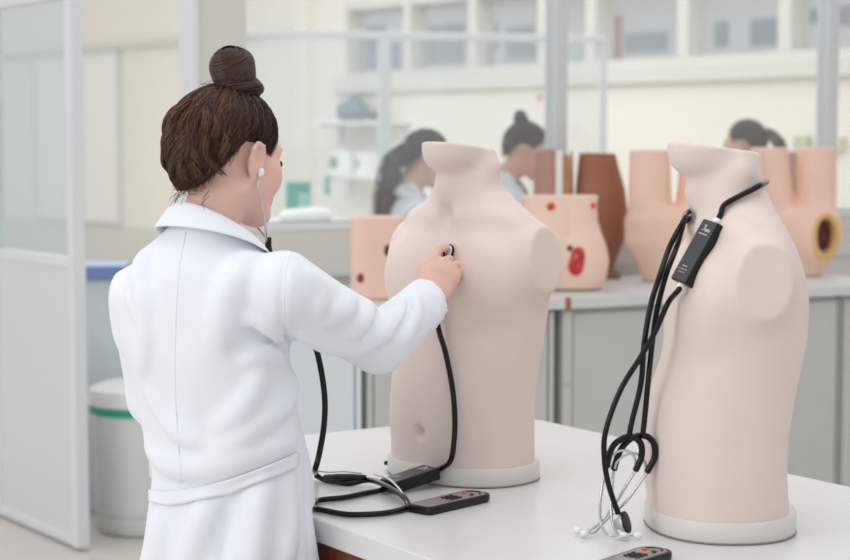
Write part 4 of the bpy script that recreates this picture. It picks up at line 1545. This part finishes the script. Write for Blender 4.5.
def stroke_pts(bv, px, sink):
    out = []
    pp = catmull([(a, b, 0) for a, b in px], 5)
    for a, b, _ in pp:
        r = Vector(ray(a, b)).normalized()
        hit = bv.ray_cast(Vector((0, 0, CAM_H)), r)
        if hit[0] is None: continue
        n = hit[1] if hit[1].dot(r) < 0 else -hit[1]
        out.append(BI @ (hit[0] - n * sink))
    return out


for px, r, sk, k in folds:
    q = stroke_pts(BVC, px, sk)
    m = len(q)
    for i in range(m - 1):
        e0 = .55 + .45 * math.sin(math.pi * (i + .3) / m); e1 = .55 + .45 * math.sin(math.pi * (i + 1.3) / m)
        COATV.add(cap(q[i], q[i + 1], r * e0, r * e1), k)
for px, r, sk, k in grooves:
    q = stroke_pts(BVC, px, sk)
    for i in range(len(q) - 1):
        COATV.sub(cap(q[i], q[i + 1], r), k)
COATV.disp(lambda X, Y, Z: .0016 * np.sin(31 * X + 9 * Z + 2 * np.sin(13 * Z + 7 * Y)) * np.sin(12 * Z - 17 * Y + 1.5 * np.sin(21 * X)) + .0012 * np.sin(55 * X - 23 * Z + 3 * np.sin(17 * Y)))
Vc, Qc = COATV.mesh(2)
Vw = Vc @ Mn[:3, :3].T + Mn[:3, 3]
coat = wch(link_mesh('lab_coat', mesh_from('coat', Vw, Qc), M_COAT))
BVC = BVHTree.FromPolygons([tuple(p) for p in Vw], [tuple(q) for q in Qc])


def cwch(o):
    o.parent = coat
    return o


def csurf(px, py, off):
    r = Vector(ray(px, py)).normalized()
    h = BVC.ray_cast(Vector((0, 0, CAM_H)), r)
    if h[0] is None: return None
    n = h[1] if h[1].dot(r) < 0 else -h[1]
    return h[0] + n * off


# half belt across the back
up = catmull([(144, 487, 0), (165, 490, 0), (190, 487, 0), (222, 479, 0), (262, 465, 0), (297.5, 450, 0)], 8)
dn = catmull([(145, 500, 0), (163, 506, 0), (189, 504, 0), (222, 496.5, 0), (262, 483, 0), (296, 468, 0)], 8)
V, Fc = [], []
rows = 5
cnt = 0
for i in range(len(up)):
    col = []
    for j in range(rows):
        t = j / (rows - 1)
        p = csurf(up[i][0] * (1 - t) + dn[i][0] * t, up[i][1] * (1 - t) + dn[i][1] * t, .005)
        col.append(p)
    if any(c is None for c in col): continue
    V += [tuple(c) for c in col]
    cnt += 1
for i in range(cnt - 1):
    for j in range(rows - 1):
        Fc.append((i * rows + j, i * rows + j + 1, (i + 1) * rows + j + 1, (i + 1) * rows + j))
o = link_mesh('half_belt', mesh_from('belt', V, Fc), M_COAT)
md = o.modifiers.new('sm', 'SMOOTH'); md.iterations = 3
md = o.modifiers.new('so', 'SOLIDIFY'); md.thickness = .005; md.offset = 0
cwch(o)
# seams
for nm, px in (('back_seam', [(186, 232), (179, 270), (176, 320), (175, 380), (178, 440), (182, 482)]),
               ('sleeve_seam', [(292, 252), (286, 270), (284, 300), (286, 330), (289, 345)]),
               ('side_seam', [(304, 356), (300, 400), (306, 470), (311, 556)])):
    pp = [csurf(a, b, .0002) for a, b, _ in catmull([(a, b, 0) for a, b in px], 6)]
    pp = [p for p in pp if p is not None]
    if len(pp) > 3:
        cwch(tubes(nm, [(np.array([tuple(p) for p in pp]), .0011)], M_COAT, None, 6))

# collar: stand and turned-down leaf
psis = np.radians(np.linspace(-150, 150, 61))
prof = [(-.002, -.034), (.000, -.014), (.002, -.003), (.006, .001), (.011, -.002), (.017, -.012), (.024, -.026), (.031, -.041)]
V, Fc = [], []
for ps in psis:
    c_, s_ = math.cos(ps), math.sin(ps)      # ps = 0 at the nape
    zt = 1.324 + .043 * c_
    rr = .0595 + .012 * (1 - c_) / 2
    for q_, (dr, dz) in enumerate(prof):
        fl = .60 + .40 * c_ * c_ + .25 * (1 - c_) / 2
        rad = rr + dr * (1.0 + (.45 * s_ * s_ if q_ > 3 else 0))
        p_ = BM @ Vector((.025 + rad * s_, -rad * c_ - .008, zt + dz * (fl if q_ > 2 else 1)))
        if q_ > 3:
            hit = BVC.ray_cast(p_ + Vector((0, 0, .12)), Vector((0, 0, -1)))
            if hit[0] is not None and p_.z < hit[0].z + .005: p_.z = hit[0].z + .005
        V.append(tuple(p_))
m = len(prof)
for i in range(len(psis) - 1):
    for j in range(m - 1):
        Fc.append((i * m + j, i * m + j + 1, (i + 1) * m + j + 1, (i + 1) * m + j))
o = link_mesh('collar', mesh_from('collar', V, Fc), M_COAT)
md = o.modifiers.new('so', 'SOLIDIFY'); md.thickness = .0035; md.offset = 0
md = o.modifiers.new('sb', 'SUBSURF'); md.levels = 1; md.render_levels = 1
cwch(o)

# trousers and shoes (below the coat)
v = Vol((-.22, -.16, .02), (.22, .22, .9), .010)
v.add(loft([.5, .86], [.12, .112], [.075, .075], yc=[.025, .035]))
for s in (-1, 1):
    chain(v, [(s * .07, .035, .78), (s * .086, .012, .44), (s * .086, -.008, .09)], [.066, .060, .055], .02)
v.cut((0, 0, -1), (0, 0, .07))
wch(vol_obj('trousers', v, M_TROUSER, None, BM))
for s in (-1, 1):
    v = Vol((-.07, -.13, -.005), (.07, .2, .14), .006)
    v.add(ell((0, .05, .03), (.045, .125, .05))).add(ell((0, -.03, .06), (.042, .055, .06)), .03).cut((0, 0, -1), (0, 0, .002))
    wch(vol_obj('shoe', v, M_SHOE, None, BM @ Matrix.Translation((s * .086, -.0, 0))))

# ---- hair
rng = random.Random(7)
SCALP = Scalp(1.0)
cap_rad = SCALP.rad
hair_start = lambda g: SCALP.starts[g.randrange(len(SCALP.starts))]
V, Q = join_arrays([(SCALP.V, SCALP.Q, HM)])
hair = wch(link_mesh('hair', mesh_from('hair', V, Q), M_HAIRCAP))


def to_world(ps, M):
    Mn_ = np.array(M)
    return [(p @ Mn_[:3, :3].T + Mn_[:3, 3], r) for p, r in ps]


bun_dir = (.0, .018, .090)
lift0 = lambda d, t, ph: .0025 * math.sin(math.pi * t) * (1 + math.sin(ph)) + .0035 * math.sin(math.pi * t) * math.sin(26 * math.atan2(d.x, d.y + .02))
ps = hair_strands(6500, rng, hair_start, bun_dir, HC, cap_rad, lift0, r=.00062, jitter=.02)
for i in range(18):
    x = rng.uniform(-.05, .05); b = Vector((x, -.080 + .02 * abs(x) / .05, rng.uniform(-.075, -.055)))
    e = b + Vector((rng.gauss(0, .012), -rng.uniform(.0, .022), -rng.uniform(.01, .045)))
    mid = (b + e) / 2 + Vector((rng.gauss(0, .004), -.006, rng.gauss(0, .003)))
    ps.append((catmull([b, mid, e], 6), [.0005, .0004, .00015]))
wch(tubes('hair_strands', to_world(ps, HM), M_HAIR, None, 4))


BACKS = [d for d in SCALP.starts if d.y < -.25]
back_start = lambda g: BACKS[g.randrange(len(BACKS))]


liftb = lambda d, t, ph: .002 + .010 * max(0, -d.y) * math.sin(math.pi * t) * (.6 + .4 * math.sin(11 * math.atan2(d.x, d.y) + 4 * t))
ps = hair_strands(900, rng, back_start, (0, -.0, .09), HC, cap_rad, liftb, r=.0006, jitter=.03)
# curls tumbling down at the back, in clumps
for c_i in range(40):
    a = rng.gauss(-1.75, .55); zc = rng.uniform(-.015, .085)
    L = rng.uniform(.05, .095); ph = rng.random() * 6.28; rr = rng.uniform(.006, .014); sl = rng.gauss(0, .25)
    for j in range(26):
        a_ = a + rng.gauss(0, .035); z_ = zc + rng.gauss(0, .004); ph_ = ph + rng.gauss(0, .25); r_ = rr * rng.uniform(.8, 1.15)
        out = Vector((math.cos(a_), math.sin(a_), 0)); tg = out.cross(Vector((0, 0, 1)))
        pts = []
        for k in range(16):
            t = k / 15
            z = z_ + .03 - L * t
            dd = Vector((out.x, out.y, (z - HC[2]) / .095)).normalized()
            q = Vector(HC) + dd * (cap_rad(dd) + .002 + .008 * math.sin(math.pi * t))
            pts.append(q + tg * (r_ * math.sin(ph_ + 6 * t) + sl * L * t) + out * (r_ * .5 * math.cos(ph_ + 6 * t)))
        ps.append((np.array([tuple(p) for p in pts]), [.0003, .0006, .0006, .0003]))
wch(tubes('loose_locks', to_world(ps, HM), M_HAIRL, None, 4))
# bun: a wound coil of hair
BC = Matrix.Translation(hp) @ Matrix.Rotation(rotz_for(36), 4, 'Z') @ Matrix.Translation((.008, .010, .146)) @ Matrix.Scale(.9, 4) 


def bun_surf(th, ph):
    """th around the coil axis, ph along it"""
    return None


v = Vol((-.08, -.08, -.08), (.08, .08, .08), .004)
v.add(ell((-.004, -.006, .012), (.040, .042, .043))).add(ell((.004, .024, -.022), (.034, .028, .022)), .015).add(ell((0, 0, -.03), (.038, .04, .016)), .02)
V, Q = v.mesh(1)
Vb2, Qb2 = join_arrays([(V, Q, BC)])
bun = wch(link_mesh('bun', mesh_from('bun', Vb2, Qb2), M_HAIRCAP))
ps = []
ax = Vector((.25, -.35, .9)).normalized()
u_ = ax.cross(Vector((1, 0, 0))).normalized(); w_ = ax.cross(u_)
for i in range(520):
    s = rng.uniform(-.92, .92)
    a0 = rng.random() * 6.28; turn = rng.uniform(1.6, 3.4)
    tilt = rng.gauss(.45, .10)
    rr0 = .045 * math.sqrt(1 - s * s * .93) + rng.uniform(-.001, .002)
    pts = []
    for k in range(18):
        t = k / 17; a = a0 + turn * t
        ss = s + tilt * (t - .5)
        ss = max(-.97, min(.97, ss))
        rr = .0445 * math.sqrt(1 - ss * ss * .95) + rng.uniform(.000, .0006) + .0015 * math.sin(5 * ss + 2 * a)
        pts.append(Vector((-.004, -.004, .012)) + ax * (.045 * ss) + u_ * (rr * math.cos(a)) + w_ * (rr * math.sin(a)))
    ps.append((np.array([tuple(p) for p in pts]), [.0006, .0010, .0010, .0006]))
for i in range(280):
    a0 = rng.random() * 6.28; turn = rng.uniform(1.2, 2.6); tb_ = rng.random() * 6.28
    pts = []
    for k in range(16):
        t = k / 15; a = a0 + turn * t; b_ = tb_ + 1.0 * t
        rr = .030 + .0135 * math.cos(b_)
        pts.append(Vector((.002 + rr * math.cos(a), .010 + rr * 1.05 * math.sin(a), -.024 + .014 * math.sin(b_))))
    ps.append((np.array([tuple(p) for p in pts]), [.0006, .0010, .0010, .0006]))
o = tubes('bun_strands', to_world(ps, BC), M_HAIR, None, 4); o.parent = bun
ps = []
for i in range(16):
    b = Vector((-.02 + rng.gauss(0, .01), -.03, -.03 + rng.gauss(0, .006)))
    e = b + Vector((rng.gauss(-.005, .01), -rng.uniform(.015, .045), rng.uniform(-.005, .02)))
    m_ = (b + e) / 2 + Vector((0, 0, rng.uniform(.004, .016)))
    ps.append((catmull([b, m_, e], 6), [.0003, .0003, .00012]))
o = tubes('bun_wisps', to_world(ps, BC), M_HAIRL, None, 4); o.parent = bun

# ---- stethoscope headset worn by the woman
er = HM @ Vector((.0785, .014, -.016)); elft = HM @ Vector((-.0785, .014, -.016))
yj = P(268.5, 243, 3.17)
for e_, nm in ((er, 'r'), (elft, 'l')):
    s = 1 if nm == 'r' else -1
    if s > 0:
        mid = [P(258.5, 186, e_.y - .006), P(262, 206, e_.y + .002), P(265.5, 226, e_.y + .03)]
    else:
        mid = [e_.lerp(yj, .3) + Vector((-.005, .02, .01)), e_.lerp(yj, .7) + Vector((0, .02, 0))]
    et = tubes('ear_tube', [(catmull([e_] + mid + [yj + Vector((.004 * -s, .0, 0))], 8), [.0017, .0017, .0019, .003])], M_STEEL, ST1, 10)
    dd = ((er if s > 0 else elft) - mid[0]).normalized()
    lathe('ear_tip', [(.0025, -.004), (.0052, 0), (.0058, .004), (.0045, .009), (.0025, .011)], M_EARTIP, et, 16, M=Matrix.Translation(e_ - dd * .006) @ dd.to_track_quat('Z', 'Y').to_matrix().to_4x4())
dn_ = [yj + Vector((0, 0, .010)), yj + Vector((0, 0, -.006)), yj + Vector((.004, .035, -.03)), P(290, 300, 3.33), P(312, 340, 3.33), P(319, 360, 3.32), P(324.5, 395, 3.31), P(324, 425, 3.30), P(319, 455, 3.29), P(315, 470, 3.285), tab(316, 479, .012), tab(317, 478.5, .004)]
tubes('chest_tubing', [(catmull(dn_, 8), .0056)], M_RUBBER, ST1, 12)

# ---------------------------------------------------------------- people in the next room
SCALP2 = Scalp(.3, .007)


def far_woman(label, hpx, hpy, Y, phi, pitch, hair_kind, cap_m, str_m, seed):
    rg = random.Random(seed)
    hp_ = P(hpx, hpy, Y)
    H = Matrix.Translation(hp_) @ Matrix.Rotation(rotz_for(phi), 4, 'Z') @ Matrix.Rotation(R(-pitch), 4, 'X')
    fw = Vector((math.cos(R(phi)), math.sin(R(phi)), 0))
    bp = hp_ - fw * (.03 + .10 * math.sin(R(pitch))); bp.z = 0
    Bm = Matrix.Translation(bp) @ Matrix.Rotation(rotz_for(phi), 4, 'Z')
    dz = hp_.z - 1.47 + .04 * math.sin(R(pitch))
    t = thing('person', label, 'person', bp)
    inv = Matrix.Translation(-bp)
    def ch(o):
        o.parent = t; o.matrix_parent_inverse = inv; return o
    arms = []
    for s in (-1, 1):
        arms.append([Vector((s * .165, -.01, 1.235 + dz)), Vector((s * .20, .05, .98 + dz)), Vector((s * .09, .25, .99 + dz))])
    v = Vol((-.30, -.2, 0), (.30, .4, 1.40 + dz), .012)
    v.add(loft([z if z < .5 else z + dz for z in (.72, .86, .98, 1.1, 1.2, 1.26, 1.3)], [.14, .12, .12, .13, .14, .12, .07], [.10, .09, .09, .10, .09, .07, .05]))
    for a in arms: chain(v, a, (.045, .036, .024), .02)
    for s in (-1, 1): chain(v, [(s * .075, .0, .78), (s * .085, .0, .44), (s * .085, -.01, .08), (s * .085, .06, .03)], [.075, .055, .04, .03], .03)
    v.add(cap((0, -.016, 1.2 + dz), (0, -.01, 1.37 + dz), .048), .03)
    hands = []
    for s, a in ((-1, arms[0]), (1, arms[1])):
        W_ = a[2]
        f4 = [W_ + Vector((-s * (.012 + .0), .085, .028 - .019 * i)) for i in range(4)]
        p4 = [q + Vector((-s * .02, .028, -.006)) for q in f4]
        t4 = [q + Vector((-s * .022, .004, -.012)) for q in p4]
        th4 = [W_ + Vector((-s * .005, .03, .03)), W_ + Vector((-s * .02, .06, .045)), W_ + Vector((-s * .035, .085, .045)), W_ + Vector((-s * .045, .10, .04))]
        hv, hq = hand_arrays(W_, f4, p4, t4, th4, a[1], h=.005)
        hands.append((hv, hq, Bm))
    Vb, Qb = v.mesh(1)
    Vh_, Qh_ = head_arrays(.0055)
    V, Q = join_arrays([(Vh_, Qh_, H), (Vb, Qb, Bm)] + hands)
    ch(link_mesh('body', mesh_from('body', V, Q), M_SKIN2))
    b4 = set(bpy.data.objects)
    face_children(None, H)
    for o in set(bpy.data.objects) - b4:
        if o.parent is None: ch(o)
    # coat
    cp = coat_profile()
    cp['xc'] = [0] * len(cp['zs'])
    cp['zs'] = [z if z < .5 else z + dz for z in cp['zs']]
    v = Vol((-.32, -.24, .45), (.32, .36, 1.42 + dz), .010)
    v.add(loft(n=2.25, **cp))
    for a in arms:
        v.add(cap(a[0], a[1], .062, .055), .035).add(cap(a[1], a[2].lerp(a[1], .08), .053, .046), .012)
    v.sub(cap((0, .10, 1.16 + dz), (0, .02, 1.42 + dz), .012, .056), .01)
    coat_ = ch(vol_obj('lab_coat', v, M_COAT2, None, Bm))
    v = Vol((-.1, -.1, 1.1 + dz), (.1, .16, 1.36 + dz), .008)
    v.add(loft([1.12 + dz, 1.2 + dz, 1.27 + dz, 1.32 + dz], [.07, .08, .075, .05], [.105, .098, .08, .05]))
    ch(vol_obj('dark_top', v, M_BLACKTOP, None, Bm))
    V, Fc = [], []
    for ps_ in np.radians(np.linspace(-150, 150, 31)):
        c_, s_ = math.cos(ps_), math.sin(ps_)
        for dr, dz_ in ((-.002, -.03), (.002, -.002), (.012, -.004), (.03, -.045)):
            V.append(tuple(Bm @ Vector(((.07 + dr) * s_, -.012 - (.07 + dr) * c_, 1.335 + dz + .035 * c_ + dz_))))
    for i in range(30):
        for j in range(3): Fc.append((i * 4 + j, i * 4 + j + 1, (i + 1) * 4 + j + 1, (i + 1) * 4 + j))
    o = link_mesh('collar', mesh_from('collar', V, Fc), M_COAT2); o.parent = coat_
    md = o.modifiers.new('so', 'SOLIDIFY'); md.thickness = .004
    v = Vol((-.2, -.14, .02), (.2, .2, .9), .014)
    v.add(loft([.5, .84], [.14, .13], [.10, .10]))
    for s in (-1, 1): chain(v, [(s * .08, .0, .76), (s * .086, .0, .44), (s * .086, -.008, .09)], [.085, .066, .055], .02)
    v.cut((0, 0, -1), (0, 0, .07))
    ch(vol_obj('trousers', v, M_TROUSER, None, Bm))
    for s in (-1, 1):
        v = Vol((-.07, -.13, -.005), (.07, .2, .14), .010)
        v.add(ell((0, .05, .03), (.045, .125, .05))).add(ell((0, -.03, .06), (.042, .055, .06)), .03).cut((0, 0, -1), (0, 0, .002))
        ch(vol_obj('shoe', v, M_SHOE, None, Bm @ Matrix.Translation((s * .086, 0, 0))))
    # hair
    V, Q = join_arrays([(SCALP2.V, SCALP2.Q, H)])
    ch(link_mesh('hair', mesh_from('hair', V, Q), cap_m))
    end = {'bun': (0, -.075, .06), 'long': (0, -.1, .0), 'pony': (0, -.1, .03)}[hair_kind]
    ps_ = hair_strands(260, rg, lambda g: SCALP2.starts[g.randrange(len(SCALP2.starts))], end, HC, SCALP2.rad, lift0, r=.0022)
    ch(tubes('hair_strands', to_world(ps_, H), str_m, None, 4))
    if hair_kind == 'bun':
        v = Vol((-.07, -.07, -.07), (.07, .07, .07), .006)
        v.add(ell((0, 0, 0), (.036, .03, .034))).add(ell((0, .02, -.012), (.024, .03, .024)), .01)
        v.disp(lambda X, Y_, Z: .002 * np.sin(90 * X + 120 * Z + 40 * Y_))
        ch(vol_obj('bun', v, cap_m, None, H @ Matrix.Translation((0, -.085, .125))))
    elif hair_kind == 'long':
        ps2 = []
        for i in range(240):
            x = rg.gauss(0, .035)
            b0 = Vector((x, -.085 + rg.gauss(0, .01), .02 + rg.gauss(0, .015)))
            spread = rg.gauss(0, .022)
            pts = [H @ b0, H @ (b0 + Vector((spread * .3, -.035 + rg.gauss(0, .008), -.06)))]
            w0 = pts[-1]
            for k, (bk, zz) in enumerate(((.035, -.09), (.05, -.18), (.055, -.27 + rg.gauss(0, .03)))):
                pts.append(w0 + Vector((-fw.x * bk + spread * .5 * (k + 1) * .5, -fw.y * bk, zz)) + Vector((rg.gauss(0, .006), rg.gauss(0, .006), 0)))
            ps2.append((catmull(pts, 4), [.002, .0035, .0034, .0012]))
        ch(tubes('long_hair', ps2, str_m, None, 4))
    else:
        ps2 = []
        for i in range(130):
            b0 = Vector((rg.gauss(0, .012), -.115, .05 + rg.gauss(0, .012)))
            e0 = b0 + Vector((rg.gauss(0, .022), -.05 + rg.gauss(0, .008), -.04))
            e1 = e0 + Vector((rg.gauss(0, .015), -.008, -.11 + rg.gauss(0, .02)))
            ps2.append((catmull([H @ b0, H @ e0, H @ e1], 6), [.002, .0036, .0032, .001]))
        ch(tubes('ponytail', ps2, str_m, None, 4))
    return t


far_woman('woman with long loose dark hair in a white coat, partly behind the left mannequin', 427, 160, 7.55, 10, 20, 'long', M_HAIRBCAP, M_HAIRB, 3)
far_woman('woman with dark hair in a bun looking down, right of the left mannequin', 526, 151, 7.95, -10, 24, 'bun', M_HAIRBCAP, M_HAIRB, 5)
far_woman('person with brown ponytail seen from behind above the right mannequin', 744, 146, 8.6, 155, 5, 'pony', M_HAIRCCAP, M_HAIRC, 9)
